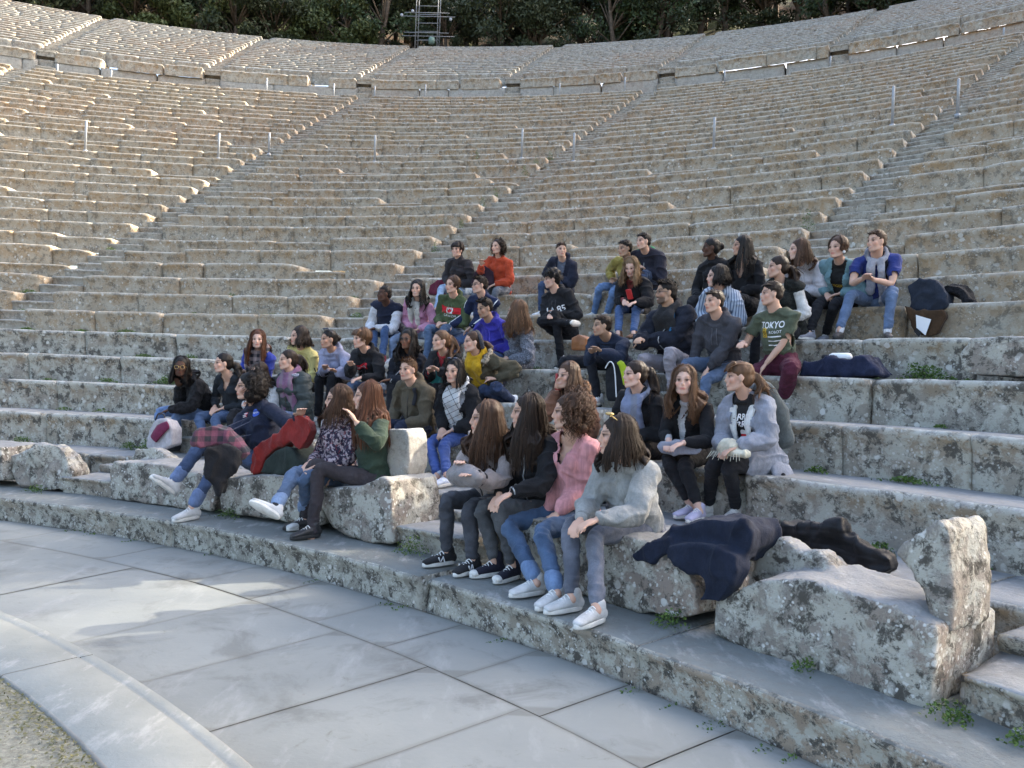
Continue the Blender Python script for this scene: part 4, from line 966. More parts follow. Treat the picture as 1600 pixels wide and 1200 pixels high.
    for sd in (1, -1):
        e_ = KN[sd]*(1-cut)+AN[sd]*cut
        tube(mt, [HJ[sd], HJ[sd]*.5+KN[sd]*.5-Z*.005, KN[sd], KN[sd]*.6+e_*.4, e_], np.array([.086, .067, .0485, .047 if lk != 'loose' else .058, .037 if lk != 'loose' else .058])*s+lg*.7, ns=14, n=3)
    V_, F_ = mt.arr(); V_, F_, N_ = remesh(V_, F_, gv, 3, .5); V_ = wrinkle(V_, N_, .007, 13)
    mkobj('trousers', V_, F_, cloth(lc, {'denim': 'denim', 'black': 'knit', 'loose': 'knit', 'knit': 'knit'}[lk]), root)
    if len(legs) > 3:
        for sd in (1, -1):
            q0 = KN[sd]*(1-cut+.13)+AN[sd]*(cut-.13); q1 = KN[sd]*(1-cut-.02)+AN[sd]*(cut+.02); tm = MB(); tube(tm, [q0, q1], [.055*s, .053*s], ns=16, n=1); V_, F_ = tm.arr(); V_, F_, N_ = remesh(V_, F_, .008, 1, .4); mkobj('turn_up', V_+N_*(fnoise(V_, 30, 2)*.003)[:, None], F_, cloth(tuple(min(.5, x*2.0+.04) for x in lc), 'knit'), root)
    gcol = top[1]; gk = top[0]; gob, gV, gF = garments[-1]
    if gk in ('sweater', 'hoodie', 'jacket', 'puffer'):
        for sd in (1, -1):
            ax_ = unit(W[sd]-EL[sd]); tm = MB(); r_ = (.034+.5*{'sweater': .020, 'hoodie': .018, 'jacket': .022, 'puffer': .03}[gk])*s; tube(tm, [W[sd]-ax_*.052, W[sd]-ax_*.012], [r_, r_*.93], ns=16, n=1, caps=False); tm.obj('cuff', cloth(tuple(x*.8 for x in gcol), 'ribbed'), gob)
    bv = BVHTree.FromPolygons([Vector(x) for x in gV], [tuple(map(int, x)) for x in gF])
    def front(x_, z_):
        p_ = P+sp*z_+LTs*x_+Ff*.5; h_ = bv.ray_cast(Vector(p_), Vector(-Ff)); return np.array(h_[0])+Ff*.002 if h_[0] is not None and h_[3] < .55 else None
    kw_ = top[3] if len(top) > 3 else {}
    if gk in ('jacket', 'puffer') and not kw_.get('open_') and not kw_.get('vneck'):
        pts = [front(0, z_) for z_ in np.linspace(dN-.06, .06, 9)]; pts = [p_ for p_ in pts if p_ is not None]
        if len(pts) > 4: tm = MB(); tube(tm, pts, [.0045]*len(pts), ns=6, n=2); tm.obj('zip', M_METAL if sum(gcol) < .1 else M_GLASSF, gob)
    if gk == 'hoodie':
        for x_ in (-.022, .022):
            pts = [front(x_, z_) for z_ in np.linspace(dN-.04, dN-.17, 5)]; pts = [p_+Ff*.003 for p_ in pts if p_ is not None]
            if len(pts) > 2: tm = MB(); tube(tm, pts, [.0035]*len(pts), ns=5, n=2); tm.obj('drawstring', cloth(tuple(min(.6, x*1.8+.03) for x in gcol), 'knit'), gob)
        pts = [front(x_, z_) for x_, z_ in ((-.12, .08), (-.08, .17), (.08, .17), (.12, .08))]; pts = [p_ for p_ in pts if p_ is not None]
        if len(pts) == 4: tm = MB(); tube(tm, pts, [.004]*4, ns=5, n=4); tm.obj('pocket_seam', cloth(tuple(x*.6 for x in gcol), 'knit'), gob)
    # shoes
    for sd in (1, -1):
        A = AN[sd]; shin = unit(KN[sd]-A)
        fd = fdir(body+(-8 if sd > 0 else 8)*1.0)
        onf = A[2] < ztr+.16
        if not onf: fd = unit(fd-shin*np.dot(fd, shin)); upf = shin
        else:
            A = A.copy(); A[2] = ztr+.085; upf = Z
        lf = unit(np.cross(upf, fd)); upf = np.cross(fd, lf)
        col, so_ = shoes[0], shoes[1]; high = .03 if 'h' in so_ else 0
        sm_ = MB(); F3 = np.array([lf, fd, upf])
        def Q(x_, y_, z_): return A+lf*x_*s+fd*y_*s+upf*z_*s
        tube(sm_, [Q(0, -.055, -.045), Q(0, .02, -.038), Q(0, .10, -.048), Q(0, .165, -.058)], [.034*s, .038*s, .043*s, .036*s], [.036*s, .040*s, .026*s, .018*s], lat=lf, ns=14, n=3)
        tube(sm_, [Q(0, -.028, -.03), Q(0, -.022, .012+high)], [.036*s, .039*s], [.042*s, .042*s], lat=lf, ns=12, n=1)
        V_, F_ = sm_.arr(); V_, F_, N_ = remesh(V_, F_, .0075, 3, .5)
        l3 = (V_-A)@F3.T/s; V_ = V_+upf*(np.clip(-.074-l3[:, 2], 0, 1)*s)[:, None]
        sh = mkobj('shoe', V_, F_, cloth(col, 'leather' if 'l' in so_ else 'canvas'), root)
        # sole as rounded slab
        ph = np.linspace(0, 2*math.pi, 28, endpoint=False); ox = np.sin(ph)*.043; oy = .055+np.cos(ph)*.132; ox = ox*(1-.16*np.exp(-((oy-.03)/.045)**2)); 
        VV = [Q(a_, b2, c_) for c_, k_ in ((-.086, .97), (-.082, 1), (-.064, 1), (-.060, .95)) for a_, b2 in zip(ox*k_, .055+(oy-.055)*k_)]
        FF = [(j*28+i, j*28+(i+1) % 28, (j+1)*28+(i+1) % 28, (j+1)*28+i) for j in range(3) for i in range(28)]+[tuple(range(28))[::-1], tuple(range(84, 112))]
        mkobj('sole', VV, FF, M_SOLE if 'd' not in so_ else M_DSOLE, sh)
        if 'x' in so_ or 'w' in so_:
            lm = MB()
            for k in range(5):
                yy = .035+k*.018; zz_ = .004-k*.009+.0; sg = 1 if k % 2 else -1
                tube(lm, [Q(-.022, yy-.004*sg, zz_-.012), Q(0, yy, zz_+.004), Q(.022, yy+.004*sg, zz_-.012)], [.0035*s]*3, ns=5, n=2)
            lm.obj('laces', mat_lace, sh)
        if 'h' in so_: tc = MB(); ell(tc, Q(0, .150, -.058), F3, (.038*s, .036*s, .024*s)); tc.obj('toe_cap', M_SOLE, sh)
        if 'n' in so_:
            for sg in (-1, 1):
                nm_ = MB(); pp = [Q(.0405*sg, .035, -.060), Q(.0405*sg, .048, -.022), Q(.0425*sg, .070, -.058), Q(.0415*sg, .084, -.026)]; tube(nm_, pp, [.0055*s]*4, ns=5, n=1); nm_.obj('side_letter', M_WHITEP, sh)
        if 's' in so_: smk = MB(); tube(smk, [A-shin*-.0+upf*.0, A+shin*.07], [.038*s, .037*s], ns=12, n=1); smk.obj('sock', cloth((.62, .62, .64) if 'S' in so_ else (.03, .03, .035), 'knit'), root)
    # ---------------- hair
    HC = np.array(HAIRC[hcol]); hc = H(0, -.022, .040); hr = np.array([.083, .098, .088])*h
    caps = [(N-LTs*sw-sp*.05, N+LTs*sw-sp*.05, .075*s), (N, P+sp*.1, .0)]
    tor = (P+sp*.05, N-sp*.07*s)
    def pushout(Pts):
        shp = Pts.shape; Q_ = Pts.reshape(-1, 3).copy()
        for _ in range(2):
            C_, d_, dv = segdist(Q_, caps[0][0], caps[0][1]); rad = (.078+.03*(top[0] in ('puffer', 'jacket', 'coat')))*s; m_ = d_ < rad; Q_[m_] = C_[m_]+dv[m_]/np.maximum(d_[m_], 1e-4)[:, None]*rad
            lx, ly, lz = (Q_-tor[0])@LTs, (Q_-tor[0])@Ff, (Q_-tor[0])@sp; a_, b2 = sw*.9+.03, .125*s+.022+(.02 if top[0] in ('puffer', 'coat', 'jacket') else 0); e_ = np.sqrt((lx/a_)**2+(ly/b2)**2); m_ = (e_ < 1) & (lz > -.1) & (lz < dN)
            Q_[m_] += (LTs*lx[m_][:, None]+Ff*ly[m_][:, None])*(1/np.maximum(e_[m_], .05)-1)[:, None]
            hl = (Q_-Hc)@A3.T/h; e_ = np.sqrt((hl[:, 0]/.078)**2+((hl[:, 1]+.012)/.097)**2+((hl[:, 2]-.03)/.088)**2); m_ = e_ < 1
            Q_[m_] += (hl[m_]*[1, 1, 1]/np.maximum(e_[m_], .2)[:, None]-hl[m_])@A3*h
        return Q_.reshape(shp)
    def strands(n_, phi0, phi1, L0, wave=0, jit=.006, off=1.0, flare=0, curl=0, part=.0, endw=1.0):
        """long strands: root near the parting, over the skull, then hanging"""
        ph = rs.uniform(phi0, phi1, n_)*np.where(rs.rand(n_) < .5, 1, -1) if phi0 > 0 else rs.uniform(-phi1, phi1, n_)
        ph = np.radians(ph); K = 14; t_ = np.linspace(0, 1, K)
        al0 = rs.uniform(2, 14, n_)*math.pi/180; al1 = R(98)*np.ones(n_)
        out = np.zeros((n_, K, 3)); rj = off+rs.normal(size=n_)*jit/.09
        nk = 6; 
        for j in range(nk):
            a_ = al0+(al1-al0)*(j/(nk-1)); fy = np.cos(ph)*np.sin(a_); fx = np.sin(ph)*np.sin(a_); out[:, j] = hc+(lt*fx[:, None]*hr[0]+f*fy[:, None]*hr[1]+up*np.cos(a_)[:, None]*hr[2])*rj[:, None]
        Ls = L0*h*rs.uniform(.82, 1.04, n_)
        last = out[:, nk-1]; od = (last-hc); od = od-Z*(od@Z)[:, None]; od /= np.linalg.norm(od, axis=1)[:, None]+1e-6
        wp = rs.uniform(0, 6.28, n_); fh = Ff*.6+unit(f*[1, 1, 0])*.4
        for j in range(nk, K):
            q = (j-nk+1)/(K-nk); out[:, j] = last-Z*(Ls*q)[:, None]+od*(flare*math.sin(min(1, q*1.5)*1.57))+ (lt*np.sin(wp+q*9)[:, None]+od*np.cos(wp+q*9)[:, None])*wave*q
            out[:, j] += (rs.normal(size=(n_, 3))*jit*.3)+fh*(np.interp(np.degrees(np.abs(ph)), [55, 78, 100, 180], [.07, .03, -.02, -.045])*min(1, q*1.8)*min(1, L0/.25))[:, None]
        for j in range(2, nk): out[:, j] += (lt*np.sin(wp+j*.9)[:, None]+od*np.cos(wp+j*.9)[:, None])*wave*.25
        out = pushout(out)
        return out
    hm = MB(); rib = []
    # cap
    cap_pts = MB()
    short = hair in ('short', 'buzz', 'quiff')
    cr = dict(short=1.0, buzz=.965, quiff=1.0).get(hair, 1.02)
    ell(hm, H(0, -.020, .042), A3, (.0795*h*cr, .098*h*cr, .084*h*cr)); 
    ell(hm, H(0, -.046, -.002), A3, (.073*h*cr, .070*h*cr, .078*h*cr if not short else .062*h))
    guides = None
    def ball(c, r_, n_): [ell(hm, c+unit(rs.normal(size=3))*r_*.55, A3, (r_*.6,)*3) for _ in range(n_)]
    if hair == 'long':
        w_ = .012 if 'wavy' in hopt else .003; n1 = 20
        f0 = 62 if 'tucked' not in hopt else 88
        G_ = strands(34, f0, 178, hlen, w_*1.5, .004, .95, .006); [tube(hm, g_, np.interp(np.arange(14), [0, 4, 6, 13], [.013, .015, .016, .007])*h, ns=6, n=1) for g_ in G_]
        if 'over' in hopt:   # both sides fall in front of the shoulders
            G_ = strands(10, 60, 75, hlen*1.0, w_, .004, 1.02, .015)+Ff*.01; G_ = pushout(G_); [tube(hm, g_, np.interp(np.arange(14), [0, 4, 6, 13], [.010, .011, .012, .005])*h, ns=6, n=1) for g_ in G_]; rib.append(strands(110, 58, 78, hlen, w_, .008, 1.04, .015)+Ff*.015)
        rib.append(strands(620 if vox < .007 else 340, f0-3, 180, hlen, w_, .006, 1.035, .012))
    elif hair == 'bob':
        w_ = .012; G_ = strands(26, 60, 178, hlen, w_*(1 if hlen > .1 else .4), .004, .97, .008 if hlen > .1 else -.015); [tube(hm, g_, np.interp(np.arange(14), [0, 6, 13], [.016, .021, .012])*h, ns=6, n=1) for g_ in G_]; rib.append(strands(360, 56, 180, hlen, w_*(1.4 if hlen > .1 else .5), .007, 1.05, .012 if hlen > .1 else -.012))
    elif hair == 'curly':
        R_ = hlen; n_ = 64
        for _ in range(n_):
            a_ = rs.uniform(R(62), R(298)); b2 = rs.uniform(-.9, 1.2); q = H(0, -.03, .01)+(f*math.cos(a_)*math.cos(b2*.8)*.09+lt*math.sin(a_)*math.cos(b2*.8)*.085)*h*R_+up*math.sin(b2)*.095*h*R_-Z*.015; ell(hm, q, A3, (.031*h,)*3)
        nb = 460
        for _ in range(nb):
            a_ = rs.uniform(R(55), R(305)); b2 = rs.uniform(-1.1, 1.3); nrm = unit(f*math.cos(a_)*math.cos(b2)+lt*math.sin(a_)*math.cos(b2)+up*math.sin(b2)); c0 = H(0, -.03, .01)+nrm*.105*h*R_*rs.uniform(.85, 1.18)
            k_ = 12; t_ = np.linspace(0, 1, k_); rad = rs.uniform(.008, .014); ax_, bx_, _ = frame(-Z+rs.normal(size=3)*.4)
            pts = c0+np.outer(t_-.4, -Z*.085+nrm*.02)+np.outer(np.cos(t_*14+a_), ax_)*rad+np.outer(np.sin(t_*14+a_), bx_)*rad; rib.append(np.interp(np.linspace(0, 1, 14), t_, np.arange(k_))[None, :, None]*0+np.stack([np.interp(np.linspace(0, 1, 14), t_, pts[:, i]) for i in range(3)], -1)[None])
    elif hair in ('pony', 'bun'):
        c0 = H(0, -.115, .045) if 'high' in hopt else H(0, -.112, .0)
        if hair == 'bun': ball(H(0, -.125, .03), .042*h, 10)
        else:
            for _ in range(14):
                j_ = rs.normal(size=3)*.008; L_ = hlen*h*rs.uniform(.8, 1.05); bk = -f*.05; pts = [H(0, -.09, .045 if 'high' in hopt else .0), c0+bk*.5+j_, c0+bk+j_*2-Z*.05, c0+bk+j_*2.6-Z*L_*.6, c0+bk*.7+j_*3-Z*L_]; pts = pushout(np.array(pts)); tube(hm, pts, [.012, .016, .018, .014, .006], ns=6, n=3)
            G_ = []
            for _ in range(90):
                j_ = rs.normal(size=3)*.010; L_ = hlen*h*rs.uniform(.7, 1.12); bk = -f*.055; pts = crom(np.array([H(0, -.09, .045 if 'high' in hopt else .0)+j_*.4, c0+bk*.5+j_, c0+bk+j_*2-Z*.05, c0+bk+j_*3-Z*L_*.6, c0+bk*.8+j_*4-Z*L_]), 3); G_.append(np.stack([np.interp(np.linspace(0, len(pts)-1, 14), range(len(pts)), pts[:, i]) for i in range(3)], -1))
            rib.append(pushout(np.array(G_)))
    if hair in ('short', 'quiff', 'buzz', 'mop'):
        nn = {'short': 330, 'quiff': 330, 'buzz': 160, 'mop': 420}[hair]; L0 = {'short': .035, 'quiff': .045, 'buzz': .012, 'mop': .05}[hair]
        if hair == 'mop':
            for _ in range(40): a_ = rs.uniform(0, 6.28); b2 = rs.uniform(-.15, 1.4); ell(hm, H(0, -.018, .045)+(f*math.cos(a_)*math.cos(b2)*.085+lt*math.sin(a_)*math.cos(b2)*.08+up*math.sin(b2)*.085)*h*1.04, A3, (.028*h,)*3)
        G_ = np.zeros((nn, 14, 3))
        a_ = rs.uniform(0, 6.28, nn); b2 = np.arcsin(rs.uniform(-.25, 1, nn)); front = np.cos(a_) > .35; b2 = np.where(front, np.maximum(b2, .55 if hair != 'mop' else .30), b2)
        nrm = (f*(np.cos(a_)*np.cos(b2))[:, None]+lt*(np.sin(a_)*np.cos(b2))[:, None]+up*np.sin(b2)[:, None]); p0 = H(0, -.019, .041)+(f*(np.cos(a_)*np.cos(b2))[:, None]*.096+lt*(np.sin(a_)*np.cos(b2))[:, None]*.079+up*np.sin(b2)[:, None]*.084)*h*cr
        cdir = (f*.8-up*.25) if hair != 'quiff' else (f*.75+up*.35+lt*.3); cd_ = cdir+rs.normal(size=(nn, 3))*(.28 if hair != 'mop' else .8)
        if hair == 'mop': cd_ = -up*.7+nrm*.2+rs.normal(size=(nn, 3))*.7
        low = b2 < .2; cd_[low] = -up*.9+rs.normal(size=(low.sum(), 3))*.25-f*.3
        Ls = L0*h*rs.uniform(.6, 1.2, nn)*np.where(low & (hair != 'mop'), .35, 1)
        for j in range(14): q = j/13; G_[:, j] = p0+nrm*(q*(.10 if hair != 'mop' else .3)+.001)*Ls[:, None]+cd_*(q*q*.8)*Ls[:, None]+nrm*.002
        rib.append(G_)
    if 'bangs' in hopt:
        nn = 110; x0 = rs.uniform(-.055, .055, nn); G_ = np.zeros((nn, 14, 3))
        for j in range(14): q = j/13; yy = -.01+.105*math.sin(q*1.75); zz_ = .128-.082*q**1.4; G_[:, j] = np.array([H(x0[i]*(1+.25*q), yy+rs.normal()*.0015, zz_-abs(x0[i])*.5*(1-q*.5)) for i in range(nn)])
        rib.append(G_); 
        for x_ in np.linspace(-.05, .05, 7): tube(hm, [H(x_*.8, .045, .112), H(x_, .078, .080), H(x_*1.1, .089, .050-abs(x_)*.2)], [.012*h, .011*h, .006*h], ns=6, n=2)
    if 'fringe' in hopt:
        for x_ in np.linspace(-.055, .06, 9): tube(hm, [H(x_*.8, .03, .122), H(x_+.01, .074, .094), H(x_*1.1+.015, .090, .062-rs.rand()*.012)], [.013*h, .012*h, .005*h], ns=6, n=2)
    V_, F_ = hm.arr(); V_, F_, N_ = remesh(V_, F_, .0085 if vox < .008 else .0105, 1, .5)
    gr = fnoise(V_*np.array([1, 1, .25]) if not short and hair != 'curly' else V_, 60, 2, 3); V_ = V_+N_*(gr*.003)[:, None]
    if hair not in ('long', 'bob') or True:   # clear the face
        hl = (V_-Hc)@A3.T/h; face = (hl[:, 1] > .040) & ((hl[:, 0]/.064)**2+((hl[:, 2]+.02)/.088)**2 < 1)
        if 'bangs' not in hopt and 'fringe' not in hopt:
            F_ = np.array(F_); F_ = F_[~face[F_].any(1)]
    Rn = np.clip(.35+.3*fnoise(V_*np.array([1, 1, .2]), 45, 2), 0, 1); HV = [V_]; HF = [tuple(x_) for x_ in np.array(F_)]; RN = [Rn]; n0 = len(V_)
    if rib:
        Rb = np.vstack(rib); n_, K, _ = Rb.shape; wd = rs.uniform(.0009, .0025, n_)*(1.5 if vox > .008 else 1.0)*(1.3 if hair in ('short', 'quiff', 'buzz', 'mop') else 1)
        if hair == 'curly': wd *= 1.3
        T = np.gradient(Rb, axis=1); T /= np.linalg.norm(T, axis=2)[..., None]+1e-9; o_ = Rb-Hc; Sd = np.cross(T, o_); Sd /= np.linalg.norm(Sd, axis=2)[..., None]+1e-9
        on_ = np.cross(Sd, T); prof = np.interp(np.linspace(0, 1, K), [0, .15, .8, 1], [.7, 1, .8, .15])
        a_ = Rb-Sd*(wd[:, None]*prof)[..., None]; c_ = Rb+Sd*(wd[:, None]*prof)[..., None]; m_ = Rb+on_*(wd[:, None]*prof*.6)[..., None]*np.sign((on_*o_).sum(2))[..., None]
        VV = np.stack([a_, m_, c_], 2).reshape(-1, 3); idx = np.arange(n_*K*3).reshape(n_, K, 3)
        Q1 = np.stack([idx[:, :-1, 0], idx[:, :-1, 1], idx[:, 1:, 1], idx[:, 1:, 0]], -1).reshape(-1, 4); Q2 = np.stack([idx[:, :-1, 1], idx[:, :-1, 2], idx[:, 1:, 2], idx[:, 1:, 1]], -1).reshape(-1, 4)
        HV.append(VV); HF += [tuple(x_) for x_ in np.vstack([Q1, Q2])+n0]; RN.append(np.repeat(rs.rand(n_), K*3))
    HV = np.vstack(HV); mkobj('hair', HV, np.array(HF), M_HAIR, root, attrs={'Col': np.tile(HC, (len(HV), 1)), 'Rnd': np.concatenate(RN)})
    ctx = dict(root=root, P=P, N=N, Hc=Hc, f=f, lt=lt, up=up, sp=sp, LTs=LTs, Ff=Ff, SL=SL, EL=EL, W=W, HD=HD, KN=KN, AN=AN, HJ=HJ, s=s, h=h, H=H, g=garments, dN=dN, Fb=Fb, LT=LT, A3=A3, Cst=Cst, ztr=ztr, z=z, sw=sw)
    for e_ in extra:
        if e_ == 'glasses' or e_ == 'goldglasses':
            gm = MB()
            for k in (1, -1):
                a_ = np.linspace(0, 2*math.pi, 17); tube(gm, [H(.034*k+.024*math.cos(q), .093, .002+.021*math.sin(q)) for q in a_], [.0019*h]*17, ns=5, n=1, caps=False); tube(gm, [H(.058*k, .091, .008), H(.077*k, .0, .006)], [.0024*h]*2, ns=5, n=1)
            tube(gm, [H(-.010, .099, .004), H(.010, .099, .004)], [.0024*h]*2, ns=5, n=1); gm.obj('glasses', M_GOLD if e_[0] == 'g' and e_ == 'goldglasses' else M_GLASSF, root)
        if e_ == 'sunglasses':
            gm = MB()
            for k in (1, -1): ell(gm, H(.032*k, .040, .132), np.array([lt, up, f]), (.026*h, .010*h, .022*h)); tube(gm, [H(.058*k, .04, .125), H(.080*k, -.02, .08)], [.0028*h]*2, ns=5, n=1)
            gm.obj('sunglasses', M_GOLD if 'gold' in hopt else mat_shade, root)
    return ctx
mat_lace = mat_plain('white_lace', (.72, .72, .70), .8, .2)
mat_shade = mat_plain('dark_lens', (.03, .035, .06), .15, .6)
def garment_obj(c, name, mb, mat, vox=.010, amp=.006, sc=12, parent=None, sm=2):
    V, F = mb.arr(); V, F, N = remesh(V, F, vox, sm, .5); V = V+N*(fnoise(V, sc, 3, 5)*amp)[:, None]
    return mkobj(name, V, F, mat, parent if parent is not None else c['root'])
def scarf(c, col, fab='knit', hang=.34, wide=.055, thick=.026, fringe=False, sides=(1, -1), name='scarf', loops=2):
    mb = MB(); N, Ff, LTs, sp, s = c['N'], c['Ff'], c['LTs'], c['sp'], c['s']
    for k in range(loops):
        pts = []
        for a in np.linspace(0, 2*math.pi, 15): pts.append(N+sp*(.024+.026*k)*s+(Ff*math.cos(a)*(.088-.008*k)+LTs*math.sin(a)*(.092-.008*k))*s-sp*.030*math.cos(a)*s)
        tube(mb, pts, [.036*s]*15, [.030*s]*15, ns=10, n=1, caps=False)
    for sd in sides:
        p0 = N+(Ff*.085+LTs*.045*sd)*s; pts = [p0+sp*.01]
        for q in (.15, .4, .7, 1.0): pts.append(p0-sp*hang*q+Ff*(.030-.005*q+(.022 if q < .6 else .02))*1.0+LTs*sd*.012*q)
        tube(mb, pts, [wide*s*.8]+[wide*s]*4, [thick*s]*5, lat=LTs, ns=12, n=3)
    o = garment_obj(c, name, mb, cloth(col, fab), .0095, .007, 20)
    if fringe:
        fm = MB()
        for sd in sides:
            p0 = N+(Ff*.115+LTs*.057*sd)*s-sp*hang
            for k in range(9): x = (k-4)*.012; tube(fm, [p0+LTs*x, p0+LTs*x*1.1-sp*.06+Ff*.004*math.sin(k*2)], [.004, .0025], ns=4, n=1)
        fm.obj('fringe', cloth(col, fab), o)
    return o
def furhood(c, col=(.36, .29, .21), big=1.0):
    s = c['s']; rs = np.random.RandomState(3); mb = MB(); V = []
    cs = []
    for a in np.linspace(-2.1, 2.1, 13):
        q = c['N']+(-c['Ff']*math.cos(a)*.13+c['LTs']*math.sin(a)*.135)*s*big+c['sp']*(.02-.06*max(0, -math.cos(a)))*s; cs.append(q); ell(mb, q, np.eye(3), (.036*s*big,)*3)
    o = garment_obj(c, 'fur_hood_trim', mb, cloth(col, 'fur'), .011, .012, 30)
    for q in cs:
        for _ in range(110):
            d = unit(rs.normal(size=3)); p = q+d*.034*s*big; a_, b_, _x = frame(d); L = rs.uniform(.014, .032); w_ = .0016; V += [p-a_*w_, p+a_*w_, p+d*L+b_*.006+a_*.0004-np.array([0, 0, .006])]
    V = np.array(V); mkobj('fur', V, np.arange(len(V)).reshape(-1, 3), cloth(col, 'fur'), o, smooth=False); return o
def text_on(c, txt, width, mat, up_off=.0, lat_off=0, gi=-1, yaw=0, name='chest_print', bold=.0, rot=0, ext=None, shape=None, off=.004, slant=0):
    """flat lettering wrapped on to the chest by casting each point on the garment"""
    if shape is None:
        cu = D.curves.new('t', 'FONT'); cu.body = txt; cu.align_x = 'CENTER'; cu.align_y = 'CENTER'; cu.offset = bold; cu.resolution_u = 3; cu.extrude = 0
        ob = D.objects.new('t', cu); TC.objects.link(ob); TVL.update(); ev = ob.evaluated_get(TVL.depsgraph); me = ev.to_mesh()
        bm = bmesh.new(); bm.from_mesh(me); ev.to_mesh_clear(); D.objects.remove(ob)
        bmesh.ops.triangulate(bm, faces=bm.faces)
        xs = [v.co.x for v in bm.verts]; sc = width/max(1e-6, max(xs)-min(xs))
        V = np.array([v.co[:2] for v in bm.verts])*sc; V[:, 0] -= (V[:, 0].max()+V[:, 0].min())/2; F = [tuple(v.index for v in f.verts) for f in bm.faces]; bm.free()
        if ext: V[:, 1] *= ext
    else: V, F = np.array(shape[0], float)*width, shape[1]
    # subdivide long edges
    bm = bmesh.new(); vs = [bm.verts.new((x, y, 0)) for x, y in V]
    for f in F:
        try: bm.faces.new([vs[i] for i in f])
        except ValueError: pass
    bmesh.ops.triangulate(bm, faces=bm.faces)
    for _ in range(3):
        e = [e for e in bm.edges if e.calc_length() > .014]
        if not e: break
        bmesh.ops.subdivide_edges(bm, edges=e, cuts=1); bmesh.ops.triangulate(bm, faces=[f for f in bm.faces if len(f.verts) > 3])
    V = np.array([v.co[:2] for v in bm.verts]); F = [tuple(v.index for v in f.verts) for f in bm.faces]; bm.free()
    if rot: a = R(rot); V = V@np.array([[math.cos(a), math.sin(a)], [-math.sin(a), math.cos(a)]])
    o, GV, GF = c['g'][gi]; bvh = BVHTree.FromPolygons([Vector(x) for x in GV], [tuple(map(int, x)) for x in GF])
    cen = c['Cst']+c['sp']*up_off+c['LTs']*lat_off; Ff = c['Ff']; L = c['LTs']
    if yaw: q = Matrix.Rotation(R(yaw), 3, Vector(c['sp'])); Ff = np.array(q@Vector(Ff)); L = np.array(q@Vector(L))
    dd = []
    for x, y in V: h = bvh.ray_cast(Vector(cen+L*x+c['sp']*y+Ff*.5), Vector(-Ff)); dd.append(h[3] if h[0] is not None and h[3] < .55 else np.nan)
    dd = np.array(dd); md = np.nanmedian(dd) if np.isfinite(dd).any() else .38; dd = np.where(np.isnan(dd), md, dd); dd = np.clip(dd, md-.03, md+.03)
    out = [cen+L*x+c['sp']*y+Ff*(.5-d_+off) for (x, y), d_ in zip(V, dd)]
    return mkobj(name, out, F, mat, o, smooth=False)
def rect(w_, h_): return ([(-w_, -h_), (w_, -h_), (w_, h_), (-w_, h_)], [(0, 1, 2, 3)])
def disc(r=.5): a = np.linspace(0, 2*math.pi, 24, endpoint=False); return ([(r*math.cos(t), r*math.sin(t)) for t in a], [tuple(range(24))])
def strap(c, sd, col=(.02, .02, .025), w_=.022):
    mb = MB(); N, SL, sp, Ff, s = c['N'], c['SL'][sd], c['sp'], c['Ff'], c['s']; m = SL*.45+N*.55; r_ = .098*s
    g, GV, GF = c['g'][-1]; bvh = BVHTree.FromPolygons([Vector(x) for x in GV], [tuple(map(int, x)) for x in GF]); pts = []
    for a in np.linspace(-.6, 3.4, 15):
        d = Ff*math.cos(a)+sp*math.sin(a); cc = m-sp*.12*s; far = cc+d*.5; h = bvh.ray_cast(Vector(far), Vector(-d)); 
        if h[0] is not None and h[3] < .5 and np.linalg.norm(np.array(h[0])-cc) < .19*s: pts.append(np.array(h[0])+d*.006)
    if len(pts) > 3: tube(mb, pts, [w_]*len(pts), [.006]*len(pts), lat=c['LTs'], ns=6, n=2); mb.obj('backpack_strap', cloth(col, 'knit'), c['root'])
def backpack(c, col, label, sz=1.0):
    s = c['s']; ctr = c['Cst']-c['Ff']*.20*s-c['sp']*.10*s; mb = MB(); A = np.array([c['LTs'], c['Ff'], c['sp']])
    tube(mb, [ctr-c['sp']*.20*sz, ctr, ctr+c['sp']*.17*sz], [.14*sz, .15*sz, .10*sz], [.085*sz, .09*sz, .06*sz], lat=c['LTs'], ns=16, n=3); ell(mb, ctr-c['Ff']*.07*sz-c['sp']*.08*sz, A, (.10*sz, .05*sz, .09*sz))
    V, F = mb.arr(); V, F, N = remesh(V, F, .011, 3, .5); V = V+N*(fnoise(V, 14, 3, 5)*.008)[:, None]
    o = tag(mkobj('backpack', V, F, cloth(col, 'knit'), loc=ctr-c['sp']*.25), label, 'backpack')
    m2 = MB(); tube(m2, [ctr+c['LTs']*x+c['sp']*(.02)-c['Ff']*(.118-.25*abs(x))*sz for x in np.linspace(-.11, .11, 7)], [.004]*7, ns=5, n=2); m2.obj('zip', M_METAL, o)
    m3 = MB(); tube(m3, [ctr+c['sp']*.17*sz+c['LTs']*x for x in (-.03, 0, .03)]+0*np.zeros(3), [.008]*3, ns=6, n=2); m3.obj('handle', cloth((.02, .02, .02), 'knit'), o)
    return o
# ------------------------------------------------------------------ the students
WH = ((.54, .54, .53), 'w'); BK = ((.02, .02, .022), 'xd'); DK = ((.03, .03, .035), 'd'); NEARV = .0062
BLK = (.012, .012, .014); DBLK = ('black', (.018, .018, .021)); NAVY = (.015, .02, .04)
def at(u, v, r): return on_cyl(u, v, r)
